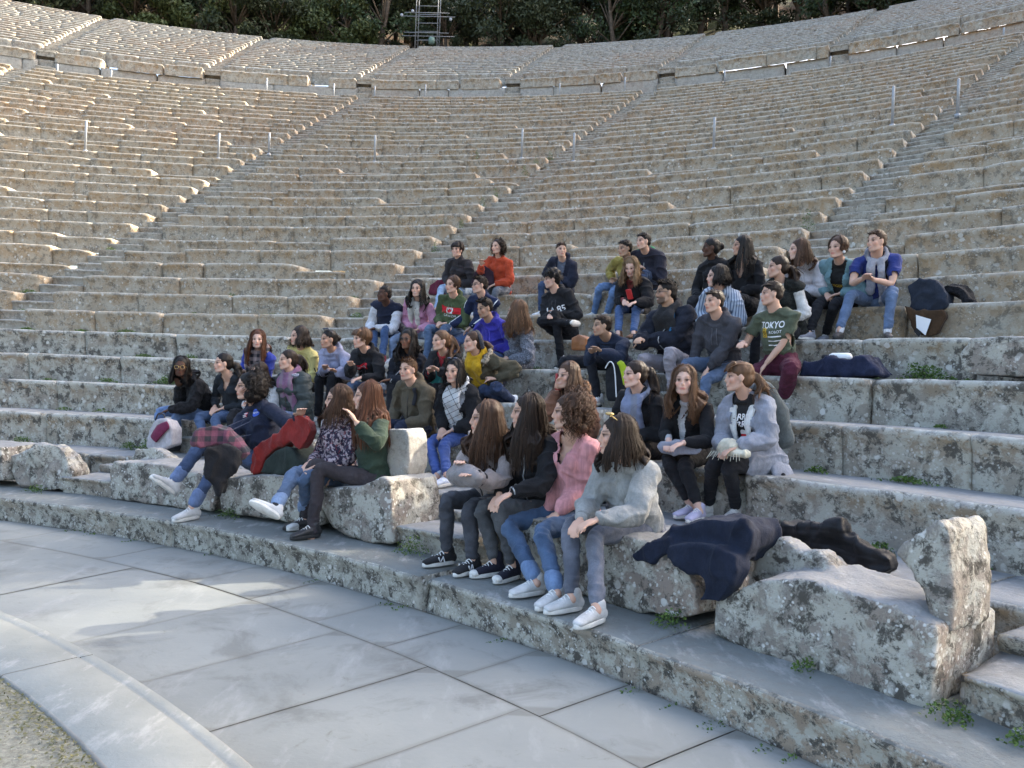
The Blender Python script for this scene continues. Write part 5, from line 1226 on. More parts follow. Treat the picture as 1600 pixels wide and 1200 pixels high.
# --- front bench
c = person('girl in a navy space agency sweatshirt leaning back with a plaid shirt across her lap', 0, (388, 604), hip=425, look=85, tilt=-8, RK=(322, 682), LK=(350, 700), RF=(272, 752, 1), LF=(300, 792), RH=(345, 678), LH=(470, 650),
    skin='fair', hair='curly', hcol='black', hlen=1.22, top=('hoodie', NAVY, 'knit', dict(hood=False)), legs=('denim', (.045, .07, .135), .90, 1), shoes=WH, vox=NEARV, lean=.0)
text_on(c, 'NASA', .17, M_WHITEP, -.01, .0, yaw=-6, bold=.03); text_on(c, '', .055, M_BLUEP, +.075, .065, shape=disc(), yaw=-6); text_on(c, 'NASA', .045, M_WHITEP, +.075, .065, yaw=-6, off=.007); text_on(c, '', .05, M_REDP, +.075, -.05, shape=rect(.5, .32), yaw=-6)
for k in range(3): text_on(c, '', .05, M_WHITEP, +.075+(-.011+.011*k), -.055, shape=rect(.5, .05), yaw=-6, off=.007)
c = person('girl in a dark floral blouse half hidden behind the girl in the dark green jumper', 0, (527, 625), hip=532, look=85, RK=(462, 735), LK=(480, 740), RF=(430, 792, 1), LF=(475, 800), skin='fair', hair='long', hcol='brown', hlen=.26, hopt=('wavy', 'over'),
    top=('shirt', (.03, .025, .045), 'floral', dict(g=.014)), legs=('denim', (.075, .115, .19), .88, 1), shoes=((.54, .54, .53), 'ws'), vox=NEARV, lean=.05)
c = person('girl in a dark green jumper with very long straight brown hair touching her face', 0, (572, 620), hip=590, look=88, body=55, RK=(490, 722), LK=(500, 728), RF=(478, 810), LF=(487, 836), LH=(552, 655, .30), RH=(520, 740), skin='fair', hair='long', hcol='auburn', hlen=.46,
    top=('sweater', (.030, .048, .032), 'knit', dict(g=.010)), legs=('knit', (.045, .038, .042), .93), shoes=((.02, .02, .022), 'ldw'), vox=NEARV)
c = person('girl in a taupe jacket with long brown hair resting a handbag on her knees', 0, (757, 655), hip=775, look=80, RK=(699, 778), LK=(734, 790), RF=(697, 862), LF=(738, 874), RH=(720, 728), LH=(738, 748), skin='fair', hair='long', hcol='brown', hlen=.36, hopt=('over',),
    top=('jacket', (.30, .25, .23), 'knit', dict(g=.014)), legs=('denim', (.055, .058, .068)), shoes=((.02, .02, .022), 'xnS'), vox=NEARV)
TAUPE = c
c = person('smiling girl in a black jacket with very long dark hair and grey jeans', 0, (822, 645), hip=850, look=82, smile=1, RK=(756, 788), LK=(782, 790), RF=(772, 878), LF=(801, 884), RH=(778, 778), LH=(792, 772), skin='fair', hair='long', hcol='dark', hlen=.42, hopt=('over',),
    top=('jacket', (.012, .012, .014), 'knit', dict(g=.018, collar=.05)), legs=('denim', (.075, .078, .082), .86), shoes=((.018, .018, .03), 'xwh'), vox=NEARV)
mb = MB(); q = c['Cst']+c['Ff']*.135+c['sp']*.02; tube(mb, [q, q-c['sp']*.03], [.006, .008], ns=6, n=1); mb.obj('zip_pull', M_METAL, c['root'])
mb = MB(); w_ = c['W'][1]; a_ = frame(c['HD'][1]-c['EL'][1]); tube(mb, [w_+a_[0]*.03*math.cos(t)+a_[1]*.03*math.sin(t) for t in np.linspace(0, 6.28, 13)], [.005]*13, ns=5, n=1, caps=False); mb.obj('wristwatch', M_METAL, c['root'])
c = person('girl in a ribbed pink jumper with big curly brown hair and blue jeans', 0, (887, 645), hip=902, look=84, smile=1, RK=(796, 812), LK=(848, 826), RF=(836, 906), LF=(869, 922), RH=(850, 806), LH=(866, 806), elbow=-.25, skin='fair', hair='curly', hcol='brown', hlen=1.30,
    top=('sweater', (.58, .27, .28), 'ribbed', dict(g=.020, vneck=.06)), legs=('denim', (.055, .095, .17), .91, 1), shoes=WH, vox=NEARV)
c = person('girl in a light grey fleece jumper, sunglasses on dark hair, at the bench end', 0, (962, 682), hip=1000, look=82, smile=1, RK=(893, 815), LK=(932, 832), RF=(893, 930), LF=(932, 948), RH=(905, 815), LH=(925, 812), skin='fair', hair='long', hcol='dark', hlen=.22, hopt=('gold',),
    top=('sweater', (.29, .295, .285), 'knit', dict(g=.022)), legs=('denim', (.12, .13, .16)), shoes=WH, vox=NEARV, extra=('sunglasses',))
# --- second row
c = person('girl in a black jumper and round gold glasses resting her chin on one hand', 2, (283, 574), hip=330, look=12, body=50, RK=(250, 640), LK=(278, 645), RF=(258, 700), LF=(272, 692), RH=(279, 601, .20), LH=(262, 640), skin='dark', hair='long', hcol='black', hlen=.22, hopt=('wavy',), top=('sweater', BLK, 'fur', dict(g=.022)), legs=('denim', (.11, .17, .30)), shoes=DK, extra=('goldglasses',))
c = person('girl in a dark v-neck top with black ponytail and a necklace, left group', 2, (348, 568), hip=375, look=72, RK=(312, 648), LK=(338, 650), RF=(322, 700), LF=(342, 705), skin='fair', hair='pony', hcol='black', hlen=.16, top=('shirt', (.018, .022, .028), 'knit', dict(vneck=.06, g=.012)), legs=('denim', (.07, .11, .20)), shoes=DK)
c = person('girl in a white top and glasses with shoulder length dark hair behind the sweatshirt girl', 2, (402, 583), hip=420, look=55, skin='fair', hair='long', hcol='dark', hlen=.20, top=('sweater', (.50, .51, .53), 'knit'), legs=DBLK, shoes=DK, extra=('glasses',))
c = person('girl in a quilted dark green jacket wrapped in a purple and grey blanket scarf', 2, (449, 563), hip=468, look=70, skin='fair', hair='pony', hcol='dark', hlen=.22, hopt=('high',), LH=(455, 660), RH=(437, 668), top=('puffer', (.04, .05, .05), 'puffer'), legs=('denim', (.08, .12, .22)), shoes=DK)
scarf(c, (.20, .10, .17), 'soft_check', .36, .075, .03, loops=2); 
mb = MB(); tube(mb, [c['N']+c['LTs']*.06+c['Ff']*.05, c['N']+c['LTs']*.13-c['Ff']*.02-c['sp']*.03, c['N']+c['LTs']*.14+c['Ff']*.05-c['sp']*.16], [.055, .065, .03], [.03]*3, ns=10, n=3); garment_obj(c, 'scarf', mb, cloth((.24, .25, .31), 'tweed'))
c = person('boy in a khaki hooded parka with short brown hair and backpack straps', 2, (637, 578), hip=660, look=38, body=40, RH=(610, 668), LH=(625, 670), skin='fair', hair='quiff', hcol='chestnut', top=('jacket', (.095, .078, .052), 'knit', dict(hood=True, g=.024)), legs=('denim', (.02, .028, .055)), shoes=DK, female=False, vox=.0075)
strap(c, 1)
c = person('girl in an open black parka with a white checked scarf and bright blue jeans', 2, (709, 581), hip=727, look=28, RK=(672, 690), LK=(695, 690), RF=(683, 742), LF=(697, 740), skin='fair', hair='long', hcol='black', hlen=.20, top=('jacket', BLK, 'knit', dict(open_=.10, g=.03, coat=.3)), under=('sweater', (.45, .45, .47), 'knit'), legs=('denim', (.04, .075, .23)), shoes=((.55, .60, .70), 'w'), extra=('sunglasses',), vox=.0075)
scarf(c, (.54, .55, .56), 'windowpane', .38, .06, .026, loops=1)
c = person('laughing girl in a rust coat with a fur hood holding a phone to her ear', 2, (886, 588), hip=905, look=50, smile=1, RH=(872, 605, .24), skin='fair', hair='long', hcol='brown', hlen=.24, top=('jacket', (.16, .075, .045), 'knit', dict(g=.024)), legs=DBLK, shoes=DK, vox=.0075)
furhood(c, (.17, .09, .045), 1.05)
mb = MB(); q = c['HD'][-1]+c['up']*.02; tube(mb, [q-c['up']*.04, q+c['up']*.08], [.03, .03], [.006, .006], lat=c['f'], ns=8, n=1); tag(mb.obj('phone', mat_plain('phone_case', (.35, .05, .05), .4), loc=q), 'dark red phone held to the ear of the girl in the rust coat', 'phone')
c = person('girl in black with a dark high ponytail and a loose blue-grey scarf', 2, (991, 586), hip=1010, look=62, skin='pale', hair='pony', hcol='dark', hlen=.30, hopt=('high',), top=('sweater', BLK, 'knit'), legs=DBLK, shoes=DK, vox=.0075)
scarf(c, (.17, .20, .30), 'soft_check', .40, .06, .028, loops=1)
c = person('girl in a black cardigan with long wavy chestnut hair, facing the camera', 2, (1069, 596), hip=1080, look=8, pitch=4, RK=(1045, 715), LK=(1070, 722), RF=(1080, 790), LF=(1092, 795), RH=(1046, 690), LH=(1062, 692), skin='pale', hair='long', hcol='chestnut', hlen=.30, hopt=('wavy', 'over'), top=('shirt', BLK, 'knit', dict(open_=.030, g=.016)), under=('shirt', (.55, .56, .58), 'knit'), legs=('black', (.016, .016, .018), .80), shoes=((.45, .42, .55), 'w'), vox=.0075)
c = person('laughing girl in a long light grey coat with fringe and brown ponytail', 2, (1154, 590), hip=1190, look=78, smile=1, RK=(1115, 720), LK=(1140, 724), RF=(1108, 786), LF=(1150, 792), RH=(1132, 700), LH=(1145, 698), skin='fair', hair='pony', hcol='chestnut', hlen=.15, hopt=('bangs',), top=('coat', (.25, .265, .31), 'knit', dict(open_=.075, coat=.55)), under=('sweater', (.02, .02, .022), 'knit'), legs=DBLK, shoes=((.60, .58, .55), 'w'), vox=.0075)
GCOAT = c
for k, (x, y) in enumerate([(0, .02), (0, -.02)]): text_on(c, 'RR', .055, M_WHITEP, y, .0, gi=0, bold=.02)
text_on(c, '', .05, M_WHITEP, -.08, 0, gi=0, shape=disc()); text_on(c, '', .04, M_REDP, -.095, .0, gi=0, shape=rect(.5, .2), off=.007)
strap(c, 1)
mb = MB()
for sd in (1, -1): N_ = c['N']; tube(mb, [N_+c['LTs']*.05*sd-c['Ff']*.06, N_+c['LTs']*.075*sd+c['Ff']*.03-c['sp']*.02, N_+c['LTs']*.055*sd+c['Ff']*.13-c['sp']*.12, N_+c['LTs']*.05*sd+c['Ff']*.155-c['sp']*.26], [.022, .03, .034, .012], [.010]*4, lat=c['LTs'], ns=8, n=3)
garment_obj(c, 'collar', mb, cloth((.6, .6, .58), 'knit'), .009, .003)
mb = MB(); 
for q in (c['HJ'][1]*.5+c['KN'][1]*.5,): 
    tube(mb, [c['HJ'][1]+c['LT']*.03+Vector((0, 0, 0))[0], c['HJ'][1]+c['LT']*.09-np.array([0, 0, .10]), c['HJ'][1]+c['LT']*.10+c['Fb']*.04-np.array([0, 0, .24])], [.10, .12, .06], [.05, .035, .02], lat=c['Fb'], ns=14, n=3)
garment_obj(c, 'coat_skirt', mb, cloth((.25, .265, .31), 'knit'), .010, .006)
mb = MB(); q = c['HJ'][1]+c['LT']*.125+c['Fb']*.06-np.array([0, 0, .08]); ell(mb, q, np.eye(3), (.014,)*3); mb.obj('button', M_BLACKP, c['root'])
# --- third row
c = person('girl in a bright blue coat with long auburn hair and a beige patterned scarf', 3, (403, 531), hip=405, look=8, skin='pale', hair='long', hcol='auburn', hlen=.30, hopt=('over',), top=('jacket', (.03, .05, .30), 'knit'), legs=DBLK)
scarf(c, (.40, .31, .30), 'plaid', .36, .085, .028, loops=2)
c = person('girl in a pale yellow top with dark wavy hair to her shoulders', 3, (466, 526), hip=480, look=66, skin='fair', hair='bob', hcol='dark', hlen=.16, top=('sweater', (.58, .50, .20), 'knit', dict(g=.012)), legs=DBLK)
c = person('girl in a lavender grey hoodie with arms crossed on her knees and tied black hair', 3, (513, 531), hip=535, look=62, RK=(500, 585), LK=(520, 585), RH=(508, 575), LH=(522, 580), skin='tan', hair='bun', hcol='black', top=('hoodie', (.27, .28, .39), 'knit'), legs=DBLK, extra=('sunglasses',))
text_on(c, 'UCLA', .22, M_BLACKP, .01, 0, bold=.04)
c = person('short haired child-like girl in a black sweatshirt with a small red chest patch', 3, (564, 530), hip=590, look=60, RK=(548, 600), LK=(572, 600), RH=(548, 570), LH=(560, 590), skin='fair', hair='bob', hcol='chestnut', hlen=.05, hopt=('bangs',), top=('hoodie', BLK, 'knit'), legs=('denim', DEN))
text_on(c, '', .115, M_REDP, .015, .0, shape=rect(.5, .24)); text_on(c, "Levi's", .085, M_WHITEP, .015, .0, off=.008, bold=.01); text_on(c, 'Tommy', .13, M_GREENP, -.085, .02, rot=14)
c = person('girl with glasses and long black curly hair in a dark jacket, hands clasped', 3, (637, 531), hip=640, look=30, RK=(612, 600), LK=(640, 602), RH=(610, 604), LH=(606, 592), skin='brown', hair='long', hcol='black', hlen=.26, hopt=('wavy',), top=('jacket', (.016, .018, .026), 'knit'), legs=DBLK, extra=('glasses',))
c = person('smiling girl in a black coat with a long light brown ponytail', 3, (688, 533), hip=705, look=58, smile=1, RH=(672, 580), LH=(682, 578), skin='fair', hair='pony', hcol='chestnut', hlen=.30, hopt=('high',), top=('jacket', BLK, 'knit', dict(vneck=.035)), under=('shirt', (.35, .02, .03), 'knit'), legs=DBLK)
c = person('girl in a mustard scarf and khaki parka with a pale fur hood', 3, (738, 535), hip=765, look=66, RK=(758, 605), LK=(775, 600), RF=(795, 632), LF=(800, 626), skin='fair', hair='pony', hcol='brown', hlen=.12, top=('jacket', (.075, .065, .042), 'knit', dict(open_=.07, g=.03)), under=('shirt', (.5, .33, .02), 'knit'), legs=('denim', (.03, .045, .09)), shoes=((.55, .6, .66), 'w'))
scarf(c, (.50, .29, .012), 'knit', .26, .065, .03, loops=2); furhood(c, (.42, .36, .28), 1.05)
mb = MB(); ba = [c['H'](x, .02-.06*abs(x)*9, .118-1.3*abs(x)) for x in (-.085, -.05, 0, .05, .085)]; tube(mb, [c['H'](-.09, -.06, .02), c['H'](-.06, -.05, .09), c['H'](0, -.045, .128), c['H'](.06, -.05, .09), c['H'](.09, -.06, .02), c['H'](.08, -.09, -.06)], [.020]*6, [.008]*6, lat=c['f'], ns=8, n=3); mb.obj('headscarf', cloth((.05, .05, .06), 'windowpane'), c['root'])
# --- fourth row
c = person('girl in a grey tweed coat turned away showing long brown hair', 4, (806, 487), hip=815, look=112, body=70, RK=(775, 570), LK=(790, 575), skin='fair', hair='long', hcol='chestnut', hlen=.30, top=('coat', (.14, .15, .18), 'tweed', dict(coat=.4)), legs=('knit', (.02, .022, .032)))
c = person('boy in a royal blue hoodie with short black hair looking down', 4, (757, 482), hip=785, look=55, pitch=-14, skin='olive', hair='quiff', hcol='black', top=('hoodie', (.035, .03, .27), 'knit'), legs=('denim', (.05, .095, .22)), female=False)
c = person('boy in a navy jacket hugging his raised knee, dark short hair', 4, (940, 510), hip=965, look=68, RK=(880, 560), LK=(925, 562), RF=(895, 640), LF=(935, 640), RH=(925, 550), LH=(935, 547), skin='olive', hair='short', hcol='dark', top=('jacket', (.018, .026, .05), 'knit', dict(g=.02)), legs=('black', (.014, .015, .020)), female=False, extra=('stubble',))
c = person('bearded boy with glasses in a navy padded coat and thick dark scarf', 4, (1040, 458), hip=1062, look=66, RK=(1003, 558), LK=(1046, 548), RF=(1022, 612), LF=(1052, 618), RH=(1000, 528), LH=(1006, 532), smile=1, skin='olive', hair='quiff', hcol='black', top=('puffer', (.014, .017, .028), 'knit'), legs=('knit', (.30, .28, .31)), female=False, extra=('glasses', 'beard'))
scarf(c, (.022, .022, .024), 'knit', .16, .07, .035, loops=2); strap(c, 1, (.02, .12, .25), .012)
c = person('boy in a charcoal hoodie with cropped dark hair and jeans', 4, (1115, 472), hip=1135, look=48, RK=(1072, 565), LK=(1105, 590), RH=(1078, 592), LH=(1100, 585), skin='fair', hair='short', hcol='dark', top=('hoodie', (.055, .055, .065), 'knit'), legs=('denim', (.09, .13, .21)), female=False)
c = person('boy in a printed olive t-shirt and maroon trousers gesturing with two fingers', 4, (1205, 460), hip=1222, look=72, RK=(1160, 585), LK=(1235, 570), RF=(1185, 650), LF=(1227, 622), RH=(1160, 535, .36), LH=(1190, 578), skin='fair', hair='short', hcol='dark', top=('tee', (.085, .10, .065), 'knit'), legs=('loose', (.085, .018, .035)), shoes=((.02, .025, .05), 'd'), female=False)
text_on(c, 'TOKYO', .215, M_WHITEP, .02, 0, bold=.02, ext=1.1); text_on(c, '', .045, M_YELP, -.035, -.06, shape=rect(.5, .8)); text_on(c, 'ROBOT', .10, M_WHITEP, -.03, .04, rot=0); text_on(c, '', .12, M_WHITEP, -.065, .03, shape=rect(.5, .04)); text_on(c, '', .12, M_WHITEP, -.10, .03, shape=rect(.5, .035)); text_on(c, '', .12, M_WHITEP, -.135, .03, shape=rect(.5, .035)); text_on(c, '000', .06, M_BLACKP, -.035, -.06, rot=90, off=.007)
# --- fifth row
c = person('boy in a navy gilet with white sleeves and earphones sitting at the left edge', 5, (600, 460), hip=612, look=68, RK=(585, 515), LK=(602, 512), RF=(583, 552), LF=(598, 556), RH=(578, 518), LH=(584, 512), skin='dark', hair='buzz', hcol='black', top=('gilet', (.012, .016, .035), 'knit', dict(open_=.0, scoop=1)), under=('sweater', (.52, .53, .57), 'knit', dict(g=.018)), legs=('denim', (.04, .075, .16)), shoes=((.3, .05, .06), 'w'), female=False)
c = person('girl in a pink jumper with a white tartan scarf and long black hair', 5, (652, 452), hip=655, look=22, smile=1, RK=(615, 528), LK=(672, 522), skin='fair', hair='long', hcol='black', hlen=.26, hopt=('wavy',), top=('sweater', (.45, .22, .33), 'knit'), legs=('denim', (.15, .20, .29)))
scarf(c, (.52, .51, .48), 'soft_check', .32, .045, .022, fringe=True, loops=1)
c = person('long haired boy in a green hoodie with a red chest band and flag', 5, (706, 446), hip=712, look=40, skin='fair', hair='bob', hcol='brown', hlen=.05, top=('hoodie', (.07, .095, .045), 'knit'), legs=('denim', DEN), female=False)
text_on(c, '', .27, M_REDP, -.01, 0, shape=rect(.5, .13)); text_on(c, '', .075, M_WHITEP, -.01, 0, shape=rect(.5, .42), off=.008)
lf = [(0, .5), (.1, .3), (.22, .36), (.17, .1), (.36, .27), (.4, .14), (.5, .14), (.42, 0), (.47, -.05), (.22, -.22), (.26, -.3), (.03, -.27), (.03, -.5), (-.03, -.5), (-.03, -.27), (-.26, -.3), (-.22, -.22), (-.47, -.05), (-.42, 0), (-.5, .14), (-.4, .14), (-.36, .27), (-.17, .1), (-.22, .36), (-.1, .3)]
text_on(c, '', .055, M_REDP, -.01, 0, shape=(lf, [tuple(range(len(lf)))]), off=.012); text_on(c, 'CANADA', .16, M_WHITEP, -.07, 0)
c = person('boy with glasses in a navy track jacket with white shoulder stripes', 5, (749, 446), hip=765, look=66, RK=(692, 535), LK=(715, 530), RH=(702, 512), skin='fair', hair='quiff', hcol='dark', top=('jacket', (.014, .022, .06), 'knit', dict(g=.016, collar=.05)), legs=('denim', (.06, .10, .20)), female=False, extra=('glasses',))
for sd in (1, -1):
    for k in (-1, 0, 1):
        g, GV, GF = c['g'][-1]; bvh = BVHTree.FromPolygons([Vector(x) for x in GV], [tuple(map(int, x)) for x in GF]); pts = []
        for q in np.linspace(.05, .95, 9):
            p = (c['SL'][sd]*(1-q*2)+c['EL'][sd]*q*2) if q < .5 else (c['EL'][sd]*(2-2*q)+c['W'][sd]*(2*q-1)); p = p+c['Ff']*k*.018; o_ = c['LTs']*sd*.7+c['sp']*.6+c['Ff']*.35; h_ = bvh.ray_cast(Vector(p+o_*.3), Vector(-o_)); 
            if h_[0] is not None: pts.append(np.array(h_[0]))
        if len(pts) > 3: mb = MB(); tube(mb, pts, [.005]*len(pts), ns=5, n=2); mb.obj('sleeve_stripe', M_WHITEP, g)
c = person('boy in a black hoodie with thick curly black hair and one shoe sole raised', 5, (862, 437), hip=885, look=76, pitch=-5, smile=1, RK=(845, 498), LK=(868, 487), RF=(893, 505, 1), LF=(878, 575), RH=(860, 492), skin='fair', hair='mop', hcol='black', top=('hoodie', (.014, .014, .016), 'knit'), legs=('black', (.013, .013, .015)), shoes=((.03, .035, .035), 'sS'), female=False)
text_on(c, 'LA.85', .22, M_WHITEP, -.05, 0.02, bold=.01)
c = person('girl in a denim-striped pale jacket with dark bob, behind the charcoal hoodie boy', 5, (1119, 433), hip=1135, look=72, skin='pale', hair='bob', hcol='black', hlen=.12, top=('hoodie', (.42, .47, .56), 'striped'), legs=DBLK)
c = person('girl in a white top and dark fur gilet with a brown ponytail', 5, (1215, 418), hip=1232, look=78, smile=1, skin='fair', hair='pony', hcol='dark', hlen=.16, top=('gilet', (.014, .016, .014), 'fur', dict(g=.042, open_=.04)), under=('sweater', (.55, .54, .52), 'knit'), legs=DBLK)
# --- sixth row
c = person('blonde girl in a black coat reading a red phone', 6, (986, 418), hip=992, look=18, pitch=-22, RK=(968, 480), LK=(994, 482), RF=(966, 520), LF=(990, 520), RH=(977, 470), LH=(990, 472), skin='pale', hair='long', hcol='light', hlen=.24, hopt=('over', 'wavy'), top=('coat', BLK, 'knit', dict(coat=.35, vneck=.05)), under=('shirt', (.22, .05, .05), 'knit'), legs=('denim', (.05, .09, .19), .9), shoes=((.13, .06, .03), 'd'))
mb = MB(); q = (c['HD'][1]+c['HD'][-1])/2+np.array([0, 0, .03]); tube(mb, [q-c['LT']*.0-c['Fb']*.02, q+np.array([0, 0, .09])+c['Fb']*.03], [.036, .036], [.007, .007], lat=c['LT'], ns=8, n=1); tag(mb.obj('phone', mat_plain('red_phone_case', (.45, .03, .03), .4), loc=q), 'bright red phone in the hands of the blonde girl in black', 'phone')
c = person('woman in black with hair tied in a bun, red lipstick smile', 6, (1110, 388), hip=1125, look=74, RH=(1088, 465), LH=(1092, 462), smile=1, skin='dark', hair='bun', hcol='black', top=('sweater', BLK, 'knit', dict(collar=.05)), legs=DBLK)
c = person('woman in black with very long straight black hair and a necklace', 6, (1158, 385), hip=1168, look=72, smile=1, skin='tan', hair='long', hcol='black', hlen=.40, top=('sweater', (.010, .010, .012), 'knit', dict(vneck=.09)), legs=DBLK)
c = person('laughing girl in a sheer white blouse over black with long brown hair', 6, (1247, 391), hip=1262, look=70, smile=1, skin='pale', hair='long', hcol='brown', hlen=.22, top=('sweater', (.50, .48, .51), 'knit', dict(g=.016)), legs=DBLK)
c = person('girl in a teal denim jacket with chin length brown hair and big earring', 6, (1308, 388), hip=1318, look=34, RK=(1280, 470), LK=(1305, 472), RF=(1265, 520), LF=(1290, 522), skin='fair', hair='bob', hcol='brown', hlen=.06, top=('jacket', (.15, .26, .29), 'knit', dict(open_=.06)), under=('shirt', (.015, .015, .015), 'knit'), legs=DBLK, shoes=((.3, .3, .34), 'w'))
text_on(c, 'TIGER', .10, M_YELP, -.07, 0, gi=0); mb = MB(); ell(mb, c['H'](.078, -.005, -.045), np.eye(3), (.014,)*3); mb.obj('earring', M_WHITEP, c['root'])
c = person('boy in a blue t-shirt with a grey jumper knotted round his shoulders, hands clasped', 6, (1369, 378), hip=1372, look=42, body=28, RK=(1330, 458), LK=(1394, 452), RF=(1312, 514), LF=(1387, 514), RH=(1352, 434), LH=(1360, 436), smile=1, skin='fair', hair='short', hcol='brown', top=('tee', (.02, .035, .17), 'knit'), legs=('denim', (.11, .16, .26)), shoes=((.045, .035, .03), 'ldsS'), female=False)
scarf(c, (.33, .34, .39), 'knit', .46, .04, .028, sides=(1,), loops=1, name='knotted_jumper'); scarf(c, (.33, .34, .39), 'knit', .30, .045, .028, sides=(-1,), loops=1, name='knotted_jumper')
strap(c, 1); JB = c
# --- seventh row
c = person('girl in a charcoal turtleneck with dark hair up and fringe, top left of the group', 7, (714, 391), hip=722, look=28, smile=1, RK=(690, 448), LK=(712, 455), RF=(682, 482), LF=(715, 486), skin='fair', hair='bob', hcol='dark', hlen=.03, hopt=('bangs',), top=('sweater', (.03, .027, .03), 'knit', dict(collar=.05)), legs=('denim', (.22, .30, .42)), shoes=((.4, .1, .15), 'wsS'))
c = person('girl in an orange-red jumper with a dark curly bob', 7, (777, 386), hip=783, look=40, RK=(742, 455), LK=(775, 452), RH=(752, 412, .34), skin='fair', hair='curly', hcol='dark', hlen=.98, top=('sweater', (.40, .055, .02), 'knit', dict(g=.012)), legs=('denim', (.09, .10, .12)))
c = person('young boy in a navy and slate jacket sitting alone behind the curly haired boy', 7, (877, 391), hip=880, look=-12, skin='fair', hair='short', hcol='brown', top=('jacket', (.016, .019, .034), 'knit', dict(hood=True, open_=.05)), under=('sweater', (.12, .14, .19), 'knit'), legs=('denim', (.03, .05, .1)), female=False, s=.93)
c = person('boy in a mustard and black jacket and light blue jeans', 7, (976, 389), hip=990, look=55, pitch=-6, RK=(938, 446), LK=(960, 450), RF=(928, 490), LF=(948, 492), skin='olive', hair='short', hcol='black', top=('jacket', (.26, .21, .05), 'knit'), legs=('denim', (.11, .18, .32)), shoes=WH, female=False)
c = person('boy in a dark coat with a green hood lining, highest of the group', 7, (1005, 378), hip=1018, look=52, skin='fair', hair='short', hcol='black', top=('jacket', (.022, .022, .034), 'knit', dict(g=.03)), legs=('denim', (.03, .05, .1)), female=False, seatz=rz(7)+.06)
mb = MB()
for a in np.linspace(-1.4, 1.4, 9): ell(mb, c['N']+(-c['Ff']*math.cos(a)*.08+c['LTs']*math.sin(a)*.095)-c['sp']*.0, np.eye(3), (.034,)*3)
garment_obj(c, 'hood', mb, cloth((.02, .22, .07), 'knit'))
# ------------------------------------------------------------------ clothes and bags lying about
def at_t(u, v, t): return CAM+ray(u, v)*t
def heap(label, name, cat, parts, col, kind='knit', vox=.012, amp=.014, sc=9, sm=6, extra=None):
    mb = MB()
    for pts, r, dep in parts:
        if isinstance(r, tuple):
            A = np.array([at_t(u, v, r[1]) for u, v in pts]); dirn = unit(FW*[1, 1, 0]); c_ = A.mean(0); B = A+dirn*dep; B = B+(c_+dirn*dep-B)*.15
            n = len(pts); V = np.vstack([A, B]); F = [tuple(range(n)), tuple(range(2*n-1, n-1, -1))]+[(i, n+i, n+(i+1) % n, (i+1) % n) for i in range(n)]
            bm = bmesh.new(); vs = [bm.verts.new(x) for x in V]; [bm.faces.new([vs[j] for j in f_]) for f_ in F]; bmesh.ops.recalc_face_normals(bm, faces=bm.faces); bmesh.ops.triangulate(bm, faces=bm.faces); V = np.array([v.co[:] for v in bm.verts]); F = [tuple(v.index for v in f_.verts) for f_ in bm.faces]; bm.free()
        else: V, F = prism(pts, r, dep, .12)
        mb.add(V, F)
    V, F = mb.arr(); V, F, N = remesh(V, F, vox, sm, .6)
    w_ = (1-np.abs(fnoise(V*np.array([1, 1, .7]), sc*.7, 2, 7)))**4*amp*1.6+fnoise(V, sc, 3, 3)*amp*.6-amp*.5
    V = V+N*w_[:, None]; base = V.mean(0); base[2] = V[:, 2].min()
    return tag(mkobj(name, V, F, cloth(col, kind), loc=base), label, cat)
NC = (.012, .017, .034)
heap('navy wool coat draped over the bench end and hanging down its front', 'coat', 'coat', [([(1035, 872), (1040, 852), (1090, 846), (1150, 866), (1152, 895), (1122, 945), (1094, 938), (1101, 908), (1072, 893)], R5-.05, .12),
    ([(985, 868), (1005, 850), (1045, 838), (1052, 862), (1012, 880), (992, 880)], R5-.02, .14), ([(1008, 858), (1040, 826), (1098, 808), (1160, 812), (1176, 832), (1172, 862), (1145, 885), (1060, 875)], R5+.03, .30)], NC)
heap('black padded jacket crumpled on the step behind the big spotted bench', 'padded_jacket', 'jacket', [([(1198, 868), (1203, 835), (1212, 817), (1262, 820), (1290, 818), (1312, 811), (1318, 838), (1344, 846), (1364, 862), (1390, 870), (1395, 890), (1376, 899), (1338, 892), (1308, 872), (1275, 856), (1240, 846), (1218, 858)], R1-.02, .14)], (.010, .010, .012), 'puffer', amp=.02)
heap('red inner edge showing on the black padded jacket', 'jacket_lining', 'lining', [([(1215, 832), (1240, 824), (1262, 822), (1240, 838)], R1+.0, .04)], (.12, .01, .02), amp=.002)
heap('navy jacket spread on the seat beside the boy in maroon trousers', 'jacket', 'jacket', [([(1250, 588), (1254, 566), (1290, 558), (1325, 560), (1350, 556), (1366, 572), (1376, 588)], rr(4)+.14, .34)], (.014, .019, .045), amp=.016)
P_ = on_cyl(1297, 558, rr(4)+.24); Q_ = on_cyl(1325, 558, rr(4)+.24); mb = MB(); d_ = unit(Q_-P_)
tube(mb, [P_, P_+d_*.02, Q_], [.022, .034, .034], ns=14, n=1); o = tag(mb.obj('bottle', mat_plain('white_bottle', (.75, .76, .76), .4), loc=(P_+Q_)/2), 'white bottle lying on the navy jacket right of the maroon trousers', 'bottle')
mb = MB(); tube(mb, [P_-d_*.05, P_-d_*.005], [.02, .022], ns=12, n=1); mb.obj('cap', M_BLACKP, o)
heap('bulging navy bag beside the boy with the knotted jumper', 'shoulder_bag', 'bag', [([(1416, 446), (1436, 434), (1468, 440), (1480, 460), (1477, 482), (1450, 490), (1424, 484)], rr(6)-.03, .24)], (.020, .026, .040), amp=.012)
